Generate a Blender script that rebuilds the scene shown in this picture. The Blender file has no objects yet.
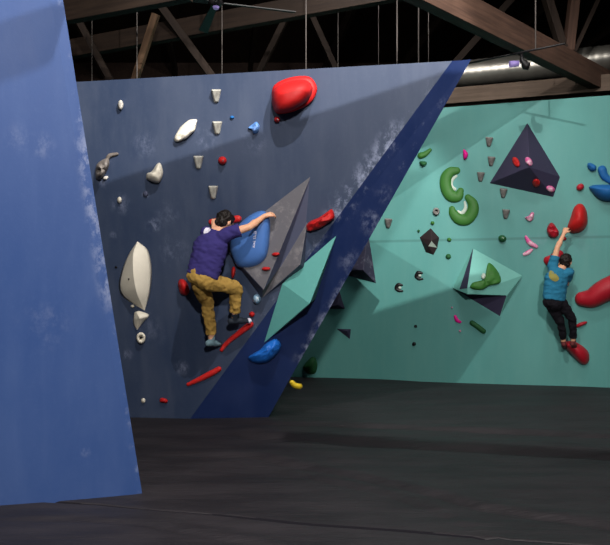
import bpy, bmesh, math, random
import numpy as np
from mathutils import Vector, Matrix, noise
random.seed(7)
sc = bpy.context.scene
COL = sc.collection
F, CX, HY, CH = 700.0, 305.0, 291.0, 1.5      # focal in pixels, principal column, horizon row, eye height
CAMP = Vector((0, 0, CH))

# ------------------------------------------------------------------ geometry of the place
def ray(px, py):
    return Vector(((px-CX)/F, 1.0, -(py-HY)/F))
class Plane:
    """wall plane y = a + b x + c z ; n points to the room"""
    def __init__(s, a, b, c):
        s.a, s.b, s.c = a, b, c
        s.n = Vector((b, -1, c)).normalized()
        s.o = Vector((0, a, 0))
    def at(s, px, py, h=0.0):
        o = s.o + s.n*h; d = ray(px, py)
        return CAMP + d*((o-CAMP).dot(s.n)/d.dot(s.n))
    def xz(s, x, z, h=0.0):
        return Vector((x, s.a+s.b*x+s.c*z, z)) + s.n*h
def plane3(p, q, r):
    n = (q-p).cross(r-p)
    b, c = -n.x/n.y, -n.z/n.y
    return Plane(p.y-b*p.x-c*p.z, b, c)
HM = 3.85
MID = Plane(7.97, -.176, -.144)
BACK = Plane(12.236, -.30, -.06)
NEAR = Plane(5.55, .30, -.12)
def ground(px, py): 
    Y = CH*F/(py-HY); return Vector(((px-CX)*Y/F, Y, 0))
FOLD_B = MID.xz(0, 0)
# fold line lower point (on the floor), apex top right
def mid_on_z(px, z):
    # point of MID at height z seen in column px
    k = (px-CX)/F
    Y = (MID.a+MID.c*z)/(1-MID.b*k); return Vector((k*Y, Y, z))
FB = mid_on_z(190, 0); APEX = mid_on_z(468, HM); FT = mid_on_z(452, HM)
FR = Vector(((266-CX)*8.34/F, 8.34, 0))
FAC = plane3(FB, FR, FT + Vector((0.05, .02, 0)))
FT2 = FAC.xz(APEX.x, HM)

# ------------------------------------------------------------------ materials
def srgb(r, g, b):
    f = lambda c: (c/255/12.92) if c/255 <= .04045 else ((c/255+.055)/1.055)**2.4
    return (f(r), f(g), f(b), 1)
class NT:
    def __init__(s, name):
        s.m = bpy.data.materials.new(name); s.m.use_nodes = True
        s.t = s.m.node_tree; s.b = s.t.nodes['Principled BSDF']
    def new(s, k, **kw):
        n = s.t.nodes.new(k)
        for a, v in kw.items(): setattr(n, a, v)
        return n
    def link(s, a, b): s.t.links.new(a, b)
    def put(s, sock, v):
        if hasattr(v, 'is_output'): s.link(v, sock)
        elif v is not None: sock.default_value = v
    def math(s, op, a, b=None, clamp=False):
        n = s.new('ShaderNodeMath', operation=op, use_clamp=clamp)
        s.put(n.inputs[0], a)
        if b is not None: s.put(n.inputs[1], b)
        return n.outputs[0]
    def vmath(s, op, a, b=None, out=0):
        n = s.new('ShaderNodeVectorMath', operation=op)
        s.put(n.inputs[0], a)
        if b is not None: s.put(n.inputs[1], b)
        return n.outputs[out]
    def geo(s):
        return s.new('ShaderNodeNewGeometry').outputs['Position']
    def obj(s):
        return s.new('ShaderNodeTexCoord').outputs['Object']
    def noise(s, vec, scale, detail=4, rough=.6):
        n = s.new('ShaderNodeTexNoise'); s.put(n.inputs['Vector'], vec)
        n.inputs['Scale'].default_value = scale; n.inputs['Detail'].default_value = detail; n.inputs['Roughness'].default_value = rough
        return n.outputs[0]
    def scale(s, vec, v):
        return s.vmath('MULTIPLY', vec, v)
    def ramp(s, x, lo, hi):
        n = s.new('ShaderNodeMapRange'); n.interpolation_type = 'SMOOTHSTEP'
        s.put(n.inputs[0], x); n.inputs[1].default_value = lo; n.inputs[2].default_value = hi
        return n.outputs[0]
    def mix(s, f, a, b):
        n = s.new('ShaderNodeMix', data_type='RGBA')
        s.put(n.inputs[0], f); s.put(n.inputs[6], a); s.put(n.inputs[7], b)
        return n.outputs[2]
    def bump(s, h, strength, dist=.01):
        n = s.new('ShaderNodeBump'); n.inputs['Strength'].default_value = strength; n.inputs['Distance'].default_value = dist
        s.put(n.inputs['Height'], h); s.link(n.outputs[0], s.b.inputs['Normal'])
    def fin(s, col, rough=.6, spec=.5):
        s.put(s.b.inputs['Base Color'], col); s.put(s.b.inputs['Roughness'], rough)
        s.b.inputs['Specular IOR Level'].default_value = spec
        return s.m

def paint(name, base, dust, lines=(), spots=(), dust_amt=.35, seams=()):
    """painted plywood with chalk dust; lines = (point, in-plane normal, half width, strength, along-dir, s0, s1), spots = (point, radius, strength)"""
    t = NT(name); p = t.geo()
    big = t.ramp(t.noise(t.scale(p, (1.2, 1.2, .5)), 1.1, 5), .35, .75)
    streak = t.ramp(t.noise(t.scale(p, (5, 5, .6)), 1.6, 4), .4, .8)
    fine = t.noise(p, 26, 5, .7)
    col = t.mix(t.math('MULTIPLY', big, dust_amt), base, dust)
    col = t.mix(t.math('MULTIPLY', streak, dust_amt*.6), col, dust)
    col = t.mix(t.math('MULTIPLY', t.ramp(fine, .5, .8), dust_amt*.5), col, dust)
    chalk = None
    brush = t.noise(t.scale(p, (1, 1, .7)), 9, 6, .75)
    for (P, nrm, w, stg, al, s0, s1) in lines:
        d = t.vmath('SUBTRACT', p, tuple(P))
        dist = t.math('ABSOLUTE', t.vmath('DOT_PRODUCT', d, tuple(nrm), 1))
        s = t.vmath('DOT_PRODUCT', d, tuple(al), 1)
        m = t.ramp(dist, w, 0)
        m = t.math('MULTIPLY', m, t.math('MULTIPLY', t.ramp(s, s0-.15, s0+.15), t.ramp(s, s1+.15, s1-.15)))
        m = t.math('MULTIPLY', m, t.ramp(brush, .62-.25*stg, .8-.2*stg))
        m = t.math('MULTIPLY', m, stg)
        chalk = m if chalk is None else t.math('MAXIMUM', chalk, m)
    for (P, r, stg) in spots:
        d = t.vmath('LENGTH', t.vmath('SUBTRACT', p, tuple(P)), None, 1)
        m = t.math('MULTIPLY', t.math('MULTIPLY', t.ramp(d, r, r*.15), t.ramp(brush, .42, .68)), stg*.65)
        chalk = m if chalk is None else t.math('MAXIMUM', chalk, m)
    if chalk is not None: col = t.mix(chalk, col, srgb(150, 158, 185))
    for (axis, val, w) in seams:
        q = t.new('ShaderNodeSeparateXYZ'); t.link(p, q.inputs[0])
        m = t.ramp(t.math('ABSOLUTE', t.math('SUBTRACT', q.outputs[axis], val)), w, w*.3)
        col = t.mix(t.math('MULTIPLY', m, .35), col, (base[0]*.3, base[1]*.3, base[2]*.3, 1))
    t.bump(t.noise(p, 60, 3), .12, .004)
    return t.fin(col, t.math('ADD', t.math('MULTIPLY', big, .2), .5), .35)

def hold_mat(name, base, chalk=.0, rough=.6, cc=srgb(225, 222, 215), bump=.5, dark=None, spec=.3):
    t = NT(name); p = t.obj()
    col = base
    if dark: col = t.mix(t.ramp(t.noise(p, 14, 5), .4, .7), base, dark)
    else: col = t.mix(t.math('MULTIPLY', t.noise(p, 22, 4), .3), base, (base[0]*.6, base[1]*.6, base[2]*.6, 1))
    if chalk: col = t.mix(t.math('MULTIPLY', t.ramp(t.noise(p, 7, 6, .7), .66-.3*chalk, .82-.25*chalk), min(1, chalk*1.2)), col, cc)
    t.bump(t.noise(p, 150, 3), bump, .003)
    return t.fin(col, rough, spec)
def cloth_mat(name, base, k=.35, rough=.9):
    t = NT(name); p = t.obj()
    col = t.mix(t.math('MULTIPLY', t.noise(p, 9, 5), k), base, (base[0]*.5, base[1]*.5, base[2]*.5, 1))
    t.bump(t.noise(p, 220, 2), .3, .002)
    return t.fin(col, rough, .15)
def wood_mat(name, a, b, axis=(1, 0, 0), rough=.75):
    t = NT(name); p = t.obj()
    sv = tuple(1.2 if abs(x) > .5 else 22 for x in axis)
    g = t.noise(t.scale(p, sv), 1.0, 6, .65)
    col = t.mix(t.ramp(g, .3, .7), a, b)
    col = t.mix(t.math('MULTIPLY', t.ramp(t.noise(p, 1.3, 3), .4, .7), .5), col, (a[0]*.5, a[1]*.5, a[2]*.5, 1))
    t.bump(g, .3, .01)
    return t.fin(col, rough, .25)

# ------------------------------------------------------------------ helpers
def link(o, parent=None):
    COL.objects.link(o)
    if parent is not None:
        o.parent = parent; o.matrix_parent_inverse = Matrix.Translation(parent.location).inverted()
    return o
def obj(name, verts, faces, mats, parent=None, smooth=False, mi=None, at=None):
    """verts in world space; the origin is put at `at` or their mean"""
    vs = [Vector(v) for v in verts]
    c = Vector(at) if at is not None else sum(vs, Vector())/len(vs)
    me = bpy.data.meshes.new(name)
    me.from_pydata([tuple(v-c) for v in vs], [], faces)
    bm = bmesh.new(); bm.from_mesh(me); bmesh.ops.recalc_face_normals(bm, faces=bm.faces); bm.to_mesh(me); bm.free()
    for m in (mats if isinstance(mats, (list, tuple)) else [mats]): me.materials.append(m)
    if mi: 
        for f, i in zip(me.polygons, mi): f.material_index = i
    if smooth:
        me.polygons.foreach_set('use_smooth', [True]*len(me.polygons))
    o = bpy.data.objects.new(name, me); o.location = c
    return link(o, parent)
def tag(o, label, cat, group=None, kind=None):
    if label: o['label'] = label
    if cat: o['category'] = cat
    if group: o['group'] = group
    if kind: o['kind'] = kind
    return o
def struct(o, label=None):
    o['kind'] = 'structure'
    if label: o['label'] = label
    return o
def bevel(o, w=.006, seg=2):
    m = o.modifiers.new('Bevel', 'BEVEL'); m.width = w; m.segments = seg; m.limit_method = 'ANGLE'; m.angle_limit = .5
    return o
def beam(name, a, b, w, h, mat, parent=None, up=Vector((0, 0, 1)), bev=.006):
    """squared timber from a to b, local x runs along it"""
    a, b = Vector(a), Vector(b); L = (b-a).length
    x = (b-a)/L; y = up.cross(x).normalized(); z = x.cross(y)
    vs = [(sx*L/2, sy*w/2, sz*h/2) for sx in (-1, 1) for sy in (-1, 1) for sz in (-1, 1)]
    fs = [(0, 1, 3, 2), (4, 6, 7, 5), (0, 4, 5, 1), (2, 3, 7, 6), (0, 2, 6, 4), (1, 5, 7, 3)]
    me = bpy.data.meshes.new(name); me.from_pydata(vs, [], fs); me.materials.append(mat)
    o = bpy.data.objects.new(name, me)
    M = Matrix((x, y, z)).transposed().to_4x4(); M.translation = (a+b)/2
    if parent is not None: M = parent.matrix_world.inverted() @ M
    o.matrix_world = M
    COL.objects.link(o)
    if parent is not None: o.parent = parent
    return bevel(o, bev) if bev else o
def frame_of(d):
    d = d.normalized(); r = Vector((0, 0, 1)) if abs(d.z) < .9 else Vector((1, 0, 0))
    u = d.cross(r).normalized(); return u, d.cross(u).normalized()
def tube(name, pts, rad, mat, parent=None, seg=12, cap=True, smooth=True):
    vs, fs = [], []
    pts = [Vector(p) for p in pts]
    if not isinstance(rad, (list, tuple)): rad = [rad]*len(pts)
    for i, p in enumerate(pts):
        d = pts[min(i+1, len(pts)-1)]-pts[max(i-1, 0)]
        u, v = frame_of(d)
        for k in range(seg):
            a = 2*math.pi*k/seg; vs.append(p+(u*math.cos(a)+v*math.sin(a))*rad[i])
    for i in range(len(pts)-1):
        for k in range(seg):
            fs.append((i*seg+k, i*seg+(k+1) % seg, (i+1)*seg+(k+1) % seg, (i+1)*seg+k))
    if cap: fs += [tuple(range(seg))[::-1], tuple(range((len(pts)-1)*seg, len(pts)*seg))]
    o = obj(name, vs, fs, mat, parent, smooth)
    if smooth and cap:
        for f in o.data.polygons:
            if len(f.vertices) > 4: f.use_smooth = False
    return o

def smooth_loop(pts, n=6):
    out = []; N = len(pts)
    for i in range(N):
        p0, p1, p2, p3 = (Vector(pts[(i+k-1) % N]) for k in range(4))
        for j in range(n):
            t = j/n
            out.append(.5*((2*p1)+(p2-p0)*t+(2*p0-5*p1+4*p2-p3)*t*t+(3*p1-p0-3*p2+p3)*t**3))
    return out
def ell(cx, cy, rx, ry, rot=0, n=8):
    c, s = math.cos(math.radians(rot)), math.sin(math.radians(rot))
    return [(cx+rx*math.cos(a)*c-ry*math.sin(a)*s, cy+rx*math.cos(a)*s+ry*math.sin(a)*c) for a in (2*math.pi*i/n for i in range(n))]
def blob(name, pl, outline, h, mat, peak=None, p=2.2, lump=.0, parent=None, hard=False, sub=5, h0=0.0, tilt=(0, 0)):
    """a moulded hold bolted on wall plane pl: rounded outline, domed to height h over the peak"""
    ol = [Vector(q) for q in outline] if hard else smooth_loop([tuple(q) for q in outline], sub)
    c = sum(ol, Vector((0, 0)))/len(ol)
    pk = Vector(peak) if peak else c
    S = [1.0, .985, .94, .86, .75, .6, .42, .22]
    vs, fs = [], []; n = len(ol); sd = random.random()*50
    H0 = h0 if callable(h0) else (lambda x, y: h0)
    for q in ol: vs.append(pl.at(q.x, q.y, H0(q.x, q.y)-.004))
    for s in S:
        hh = h*max(0, 1-s**p)**(1/p)
        for q in ol:
            w = pk+(q-pk)*s
            l = 1+lump*noise.noise(Vector((w.x*.22, w.y*.22, sd)))*2*(1-s)**.3 + tilt[0]*(w.x-c.x) + tilt[1]*(w.y-c.y)
            vs.append(pl.at(w.x, w.y, H0(w.x, w.y)+max(.001, hh*l)))
    for i in range(len(S)):
        for k in range(n):
            fs.append((i*n+k, i*n+(k+1) % n, (i+1)*n+(k+1) % n, (i+1)*n+k))
    vs.append(pl.at(pk.x, pk.y, H0(pk.x, pk.y)+h)); T = len(vs)-1
    for k in range(n): fs.append((len(S)*n+k, len(S)*n+(k+1) % n, T))
    fs.append(tuple(range(n))[::-1])
    o = obj(name, vs, fs, mat, parent, True)
    return o
def worm(name, pl, spine, mat, h=.6, parent=None, n=8, seg=14, base=0.0, closed_ends=True):
    """curved hold: spine of (px, py, half width px); raised like a bean over plane"""
    P = []
    N = len(spine)
    for i in range(N-1):
        p0 = Vector(spine[max(i-1, 0)]); p1 = Vector(spine[i]); p2 = Vector(spine[i+1]); p3 = Vector(spine[min(i+2, N-1)])
        for j in range(n):
            t = j/n; P.append(.5*((2*p1)+(p2-p0)*t+(2*p0-5*p1+4*p2-p3)*t*t+(3*p1-p0-3*p2+p3)*t**3))
    P.append(Vector(spine[-1]))
    # round ends
    def ext(a, b, sgn):
        d = (a.xy-b.xy).normalized(); r = a.z; out = []
        for k in (1, 2, 3, 4):
            th = k/4*math.pi/2*.97
            q = a.xy+d*r*math.sin(th); out.append(Vector((q.x, q.y, r*math.cos(th))))
        return out
    P = ext(P[0], P[1], 1)[::-1]+P+ext(P[-1], P[-2], 1)
    px_m = (pl.at(P[5].x+1, P[5].y)-pl.at(P[5].x, P[5].y)).length
    vs, fs = [], []; M = len(P)
    for i in range(M):
        d = (P[min(i+1, M-1)].xy-P[max(i-1, 0)].xy).normalized(); nn = Vector((-d.y, d.x)); r = P[i].z
        for k in range(seg):
            th = math.pi*k/(seg-1)
            q = P[i].xy+nn*r*math.cos(th)
            vs.append(pl.at(q.x, q.y, base-.003+h*r*px_m*max(0, math.sin(th))**.8))
    for i in range(M-1):
        for k in range(seg-1):
            a = i*seg+k; fs.append((a, a+1, a+seg+1, a+seg))
        fs.append((i*seg+seg-1, i*seg, (i+1)*seg, (i+1)*seg+seg-1))
    fs += [tuple(range(seg))[::-1], tuple(range((M-1)*seg, M*seg))]
    return obj(name, vs, fs, mat, parent, True)
def poly(name, pl, V, faces, mats, mi=None, parent=None, bev=.006):
    """plywood volume / faceted hold; V = (px, py, height off the wall)"""
    vs = [pl.at(x, y, h if h > 0 else -.003) for x, y, h in V]
    o = obj(name, vs, faces, mats, parent, False, mi)
    return bevel(o, bev, 1) if bev else o
def bolt(pl, px, py, h, parent, r=.012, mat=None):
    c = pl.at(px, py, h); n = pl.n; u, v = frame_of(n)
    vs = []; fs = []
    rings = [(r, -.02), (r, .002), (r*.6, .003), (r*.55, -.006)]
    for rr, hh in rings:
        for k in range(10):
            a = math.pi*k/5; vs.append(c+n*hh+(u*math.cos(a)+v*math.sin(a))*rr)
    for i in range(3):
        for k in range(10): fs.append((i*10+k, i*10+(k+1) % 10, i*10+10+(k+1) % 10, i*10+10+k))
    fs += [tuple(range(30, 40)), tuple(range(10))[::-1]]
    return obj('bolt', vs, fs, mat or M['steel'], parent)

# ------------------------------------------------------------------ material library
M = {}
def inplane(pl, a, b):
    d = (b-a).normalized(); return d, d.cross(pl.n).normalized()
fd, fn_ = inplane(MID, FB, FT)
e1, e2 = FAC.at(357, 269), FAC.at(297, 365)
ed, en = inplane(FAC, e1, e2)
g1, g2 = FAC.at(452, 80), FAC.at(357, 262)
gd, gn = inplane(FAC, g1, g2)
nr1, nr2 = NEAR.at(62, 0), NEAR.at(141, 494)
nd, nn_ = inplane(NEAR, nr1, nr2)
Lf = (FT-FB).length
s_of = lambda q: (q-FB).dot(fd)
M['mid'] = paint('slate_blue_paint', srgb(43, 56, 81), srgb(79, 87, 105), dust_amt=.36,
    lines=[(FB, fn_, .22, .75, fd, s_of(MID.at(330, 222)), s_of(MID.at(405, 130))), (FB, fn_, .12, .45, fd, s_of(MID.at(250, 330)), s_of(MID.at(440, 80)))],
    spots=[(MID.at(120, 204), .16, .6), (MID.at(154, 226), .14, .6), (MID.at(146, 194), .07, .7), (MID.at(113, 236), .07, .4), (MID.at(127, 355), .1, .5),
           (MID.at(182, 368), .12, .7), (MID.at(174, 250), .25, .3), (MID.at(150, 330), .25, .25), (MID.at(205, 138), .2, .3), (MID.at(254, 142), .2, .3), (MID.at(345, 205), .25, .6), (MID.at(168, 214), .2, .2), (MID.at(145, 145), .2, .35), (MID.at(104, 180), .12, .5)])
M['fac'] = paint('deep_blue_paint', srgb(15, 36, 82), srgb(46, 62, 106), dust_amt=.3,
    lines=[(e1, en, .13, .8, ed, -.1, 1.25), (g1, gn, .16, .35, gd, .2, 2.2), (FB, FAC.n.cross(fd).normalized(), .2, .4, fd, s_of(MID.at(330, 232)), s_of(MID.at(400, 140)))],
    spots=[(FAC.at(372, 222), .2, .8), (FAC.at(352, 262), .2, .6), (FAC.at(318, 240), .2, .45), (FAC.at(385, 195), .15, .4), (FAC.at(345, 295), .14, .6)])
M['near'] = paint('bright_blue_paint', srgb(45, 74, 130), srgb(82, 104, 152), dust_amt=.3,
    lines=[(nr1, nn_, .1, .75, nd, .9, 2.05), (nr1, nn_, .07, .4, nd, -.3, 3.6)],
    spots=[(NEAR.at(42, 145), .12, .4), (NEAR.at(120, 322), .1, .5), (NEAR.at(86, 452), .05, .5), (NEAR.at(45, 325), .25, .25), (NEAR.at(20, 140), .15, .25)])
M['back'] = paint('teal_paint', srgb(84, 150, 145), srgb(114, 168, 161), dust_amt=.25,
    spots=[(BACK.at(540, 242), .25, .25), (BACK.at(585, 240), .35, .2)], seams=[(2, 2.33, .03)])
def floor_material():
    t = NT('black_vinyl_cover'); p = t.geo()
    g = t.noise(t.scale(p, (.7, 2.2, 1)), 1.6, 6, .65)
    col = t.mix(t.ramp(g, .3, .75), srgb(26, 22, 26), srgb(42, 37, 41))
    col = t.mix(t.math('MULTIPLY', t.ramp(t.noise(t.scale(p, (1.5, 5, 1)), 3, 6, .75), .62, .8), .35), col, srgb(84, 80, 82))
    t.bump(t.noise(t.scale(p, (.6, 3, 1)), 4, 5, .6), .55, .03)
    return t.fin(col, t.math('ADD', t.math('MULTIPLY', g, .25), .5), .4)
M['floor'] = floor_material()
M['wood'] = wood_mat('brown_glulam', srgb(92, 68, 56), srgb(66, 48, 40))
M['wood_dark'] = wood_mat('old_dark_timber', srgb(50, 38, 30), srgb(34, 24, 19))
M['wood_pale'] = wood_mat('pale_timber', srgb(110, 85, 64), srgb(82, 61, 46))
M['wood_grey'] = wood_mat('weathered_timber', srgb(112, 95, 82), srgb(88, 73, 62))
M['deck'] = wood_mat('roof_boards', srgb(52, 36, 28), srgb(34, 22, 18), axis=(0, 1, 0))
t = NT('galvanised_steel'); t.b.inputs['Metallic'].default_value = .75
M['duct'] = t.fin(t.mix(t.noise(t.obj(), 3, 3), srgb(185, 180, 170), srgb(120, 118, 112)), .34)
t = NT('bare_steel'); t.b.inputs['Metallic'].default_value = .8
M['steel'] = t.fin(t.mix(t.noise(t.obj(), 40, 2), srgb(120, 120, 125), srgb(70, 70, 75)), .4)
M['cable'] = hold_mat('grey_cable', srgb(120, 112, 108), rough=.6)
M['black_metal'] = hold_mat('black_metal', srgb(22, 20, 22), rough=.45)
M['white'] = hold_mat('white_resin', srgb(238, 230, 212), rough=.55, bump=.15)
M['white_dirty'] = hold_mat('dirty_white_resin', srgb(205, 200, 190), rough=.6, dark=srgb(160, 155, 150))
M['grey'] = hold_mat('grey_concrete', srgb(188, 186, 176), rough=.8, dark=srgb(150, 146, 138))
M['grey_dim'] = hold_mat('dark_grey_resin', srgb(138, 136, 132), rough=.8, dark=srgb(98, 94, 94))
M['brown_grey'] = hold_mat('worn_taupe_resin', srgb(120, 112, 106), .45, dark=srgb(88, 80, 76), cc=srgb(170, 165, 160))
M['red'] = hold_mat('red_resin', srgb(192, 30, 30), .06, rough=.55, cc=srgb(205, 110, 105))
M['red_chalk'] = hold_mat('chalked_red_resin', srgb(208, 38, 36), .35, rough=.5, cc=srgb(205, 120, 115))
M['crimson'] = hold_mat('crimson_resin', srgb(176, 28, 44), .15, rough=.45, cc=srgb(190, 110, 115))
M['pink'] = hold_mat('pink_resin', srgb(225, 80, 155), .8, cc=srgb(240, 195, 210))
M['magenta'] = hold_mat('magenta_resin', srgb(225, 20, 140))
M['green'] = hold_mat('green_resin', srgb(58, 114, 46), rough=.55)
M['green_dark'] = hold_mat('dark_green_resin', srgb(36, 92, 50), .12, cc=srgb(150, 160, 140))
M['pale'] = hold_mat('chalked_glossy_rim', srgb(190, 205, 192), .5)
M['blue'] = hold_mat('blue_resin', srgb(35, 110, 205), .15, rough=.4, cc=srgb(110, 160, 215))
M['blue_chalk'] = hold_mat('chalked_blue_resin', srgb(90, 135, 200), .5, cc=srgb(150, 175, 220))
M['blue_dull'] = hold_mat('dull_blue_resin', srgb(30, 100, 165), .2, cc=srgb(110, 150, 190))
M['blue_pale'] = hold_mat('pale_blue_resin', srgb(150, 190, 220), .5, rough=.3)
M['blue_big'] = hold_mat('blue_fibreglass', srgb(78, 122, 192), .3, rough=.5, cc=srgb(105, 146, 208))
M['yellow'] = hold_mat('yellow_resin', srgb(235, 200, 50), rough=.45)
M['black'] = hold_mat('black_resin', srgb(24, 22, 24), .1, rough=.35)
M['char'] = hold_mat('charcoal_brown_resin', srgb(44, 32, 34), .0, rough=.6)
M['slatevol'] = hold_mat('slate_ply', srgb(70, 74, 96), .25, rough=.65, cc=srgb(105, 108, 122))
M['greyvol'] = hold_mat('grey_ply', srgb(100, 98, 104), .55, rough=.75, cc=srgb(132, 128, 130))
M['darkvol'] = hold_mat('dark_indigo_ply', srgb(54, 50, 74), .2, rough=.65, cc=srgb(96, 92, 112))
M['darkvol_chalk'] = hold_mat('scuffed_indigo_ply', srgb(52, 50, 70), .5, rough=.65, cc=srgb(120, 118, 134))
M['tealvol'] = hold_mat('teal_ply', srgb(94, 164, 158), .25, rough=.6, cc=srgb(140, 205, 195))
M['tealvol2'] = hold_mat('soft_teal_ply', srgb(110, 176, 166), .25, rough=.6, cc=srgb(150, 190, 182))
t = NT('skin'); t.b.inputs['Subsurface Weight'].default_value = .08
M['skin'] = t.fin(t.mix(t.noise(t.obj(), 18, 4), srgb(232, 180, 146), srgb(218, 156, 122)), .55, .35)
M['hair'] = hold_mat('dark_hair', srgb(30, 22, 18), rough=.55, dark=srgb(14, 10, 8))
M['navy_shirt'] = cloth_mat('navy_cotton', srgb(60, 53, 114))
M['khaki'] = cloth_mat('khaki_cotton', srgb(178, 142, 74))
M['teal_shirt'] = cloth_mat('blue_cotton', srgb(46, 122, 156))
M['black_cloth'] = cloth_mat('black_cotton', srgb(24, 22, 28))
M['shoe_dark'] = cloth_mat('dark_shoe', srgb(40, 46, 56), rough=.6)
M['shoe_teal'] = cloth_mat('grey_teal_shoe', srgb(105, 130, 140), rough=.6)
M['shoe_red'] = cloth_mat('maroon_shoe', srgb(110, 50, 52), rough=.6)
M['print_white'] = cloth_mat('white_print', srgb(225, 220, 235), .1)
M['print_yellow'] = cloth_mat('yellow_print', srgb(160, 152, 84), .7)
t = NT('violet_lamp'); t.b.inputs['Emission Color'].default_value = srgb(170, 160, 220); t.b.inputs['Emission Strength'].default_value = .18
M['violet'] = t.fin(srgb(120, 100, 160))

# ------------------------------------------------------------------ floor
def floor():
    pys = np.concatenate([np.arange(760, 620, -4.), np.arange(620, 552, -.75), np.arange(552, 496, -.3), np.arange(496, 372, -.75), np.arange(372, 346, -2.)])
    ys = np.concatenate([[-6, -3, 0, 1], CH*F/(pys-HY)])
    xs = np.concatenate([[-13, -11.5], np.arange(-10, 10.01, .075), [11.5, 13]])
    X, Y = np.meshgrid(xs, ys); Z = np.zeros_like(X)
    SP = [(38, 500), (100, 503), (160, 509.5), (230, 516), (305, 523), (400, 530), (480, 537), (620, 549)]
    g = [ground(*q) for q in SP]; yc = np.interp(X, [q.x for q in g], [q.y for q in g])
    y0 = ground(305, 523).y                        # rows follow the seam near it
    Y = Y+(yc-y0)*np.exp(-((Y-y0)/.85)**2)
    def crease(pts, depth, w, lip=0, wig=.0):
        nonlocal Z
        g = [ground(*q) for q in pts]; gx = np.array([q.x for q in g]); gy = np.array([q.y for q in g])
        yc = np.interp(X, gx, gy)
        # straight beyond the ends
        yc = yc + np.where(X > gx[-1], (X-gx[-1])*(gy[-1]-gy[-2])/(gx[-1]-gx[-2]), 0) + wig*np.sin(X*3.1)+wig*.5*np.sin(X*7.7+1)
        on = 1/(1+np.exp(-(X-gx[0]+.1)*14)) if depth else 1
        d = Y-yc
        Z += on*(-depth*np.exp(-(d/w)**2)+lip*np.exp(-((d-w*2.5)/(w*2.2))**2))
    crease([(38, 500), (100, 503), (160, 509.5), (230, 516), (305, 523), (400, 530), (480, 537), (620, 549)], .02, .014, .0, .0)
    crease([(262, 424), (400, 428), (610, 437)], .028, .06, .02, .02)
    crease([(250, 436), (330, 441), (450, 448), (620, 458)], .05, .11, .03, .02)
    crease([(180, 455), (260, 458), (360, 480), (470, 505), (620, 530)], .02, .06, .018, .02)
    crease([(300, 478), (380, 494), (440, 512), (480, 534)], .014, .05, .01, .01)
    crease([(30, 520), (140, 524), (260, 545), (300, 560)], .014, .04, .01, .01)
    for i in range(9):
        a = random.uniform(-.35, .35); ph = random.uniform(0, 6); k = random.uniform(3, 9)
        Z += .0045*np.sin((Y+a*X)*k+ph+1.3*np.sin(X*.7+ph))*(.5+.5*np.sin(X*.9+ph*2))
    Z = np.minimum(Z, .03)
    m, n = X.shape
    V = np.stack([X, Y, Z], -1).reshape(-1, 3)
    a = (np.arange(m-1)[:, None]*n+np.arange(n-1)[None]).reshape(-1)
    Fq = np.stack([a, a+1, a+n+1, a+n], -1)
    me = bpy.data.meshes.new('floor'); me.from_pydata(V.tolist(), [], Fq.tolist()); me.materials.append(M['floor'])
    me.polygons.foreach_set('use_smooth', [True]*len(me.polygons))
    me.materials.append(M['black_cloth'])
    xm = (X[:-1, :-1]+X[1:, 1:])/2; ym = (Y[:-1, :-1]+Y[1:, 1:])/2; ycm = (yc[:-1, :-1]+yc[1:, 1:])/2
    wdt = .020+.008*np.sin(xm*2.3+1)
    seam_shade = ((np.abs(ym-ycm) < wdt) & (xm > ground(38, 500).x)).astype(int).reshape(-1)  # shade in the seam gap, painted as a black strip
    me.polygons.foreach_set('material_index', seam_shade.tolist())
    o = bpy.data.objects.new('floor', me); COL.objects.link(o)
    struct(o, 'black vinyl crash mat cover with creases and a seam')
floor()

# ------------------------------------------------------------------ climbing walls
def prism(name, front, back, mats, mi_front=0):
    n = len(front); vs = list(front)+list(back)
    fs = [tuple(range(n)), tuple(range(2*n-1, n-1, -1))]+[(i, i+n, (i+1) % n+n, (i+1) % n) for i in range(n)]
    return obj(name, vs, fs, mats, at=(0, 0, 0))
ZB = -.06
def at_z(pl, x, z, h=0): return pl.xz(x, z, h)
# near wall, floor to above the frame, with a narrow bevelled return on its right edge
NB, NTp = NEAR.at(142.5, 495.5), None
d = (NEAR.at(63, 0)-NEAR.at(142.5, 495.5)); 
rB = NB - d*((NB.z-ZB)/d.z) if abs(d.z) > 1e-6 else NB
rT = NB + d*((3.9-NB.z)/d.z)
lB, lT = NEAR.xz(-6.5, ZB), NEAR.xz(-6.5, 3.9)
off = Vector((-.35, .9, 0))
eb, et = rB+Vector((-.045, .0, 0)), rT+Vector((-.075, .0, 0))
eb = NEAR.xz(eb.x, ZB, .0); et = NEAR.xz(et.x, 3.9, 0)
rB2, rT2 = rB - NEAR.n*.006, rT - NEAR.n*.01
vs = [lB, eb, rB2, rT2, et, lT] + [v+off for v in (lB, eb, rB2, rT2, et, lT)]
fs = [(0, 1, 4, 5), (1, 2, 3, 4), (2, 8, 9, 3), (6, 11, 10, 7), (7, 10, 9, 8), (0, 6, 7, 1), (1, 7, 8, 2), (5, 4, 10, 11), (4, 3, 9, 10), (0, 5, 11, 6)]
struct(obj('wall_left', vs, fs, M['near'], at=(0, 0, 0)), 'tall bright blue climbing panel with a chalk-scuffed right edge')

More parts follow.
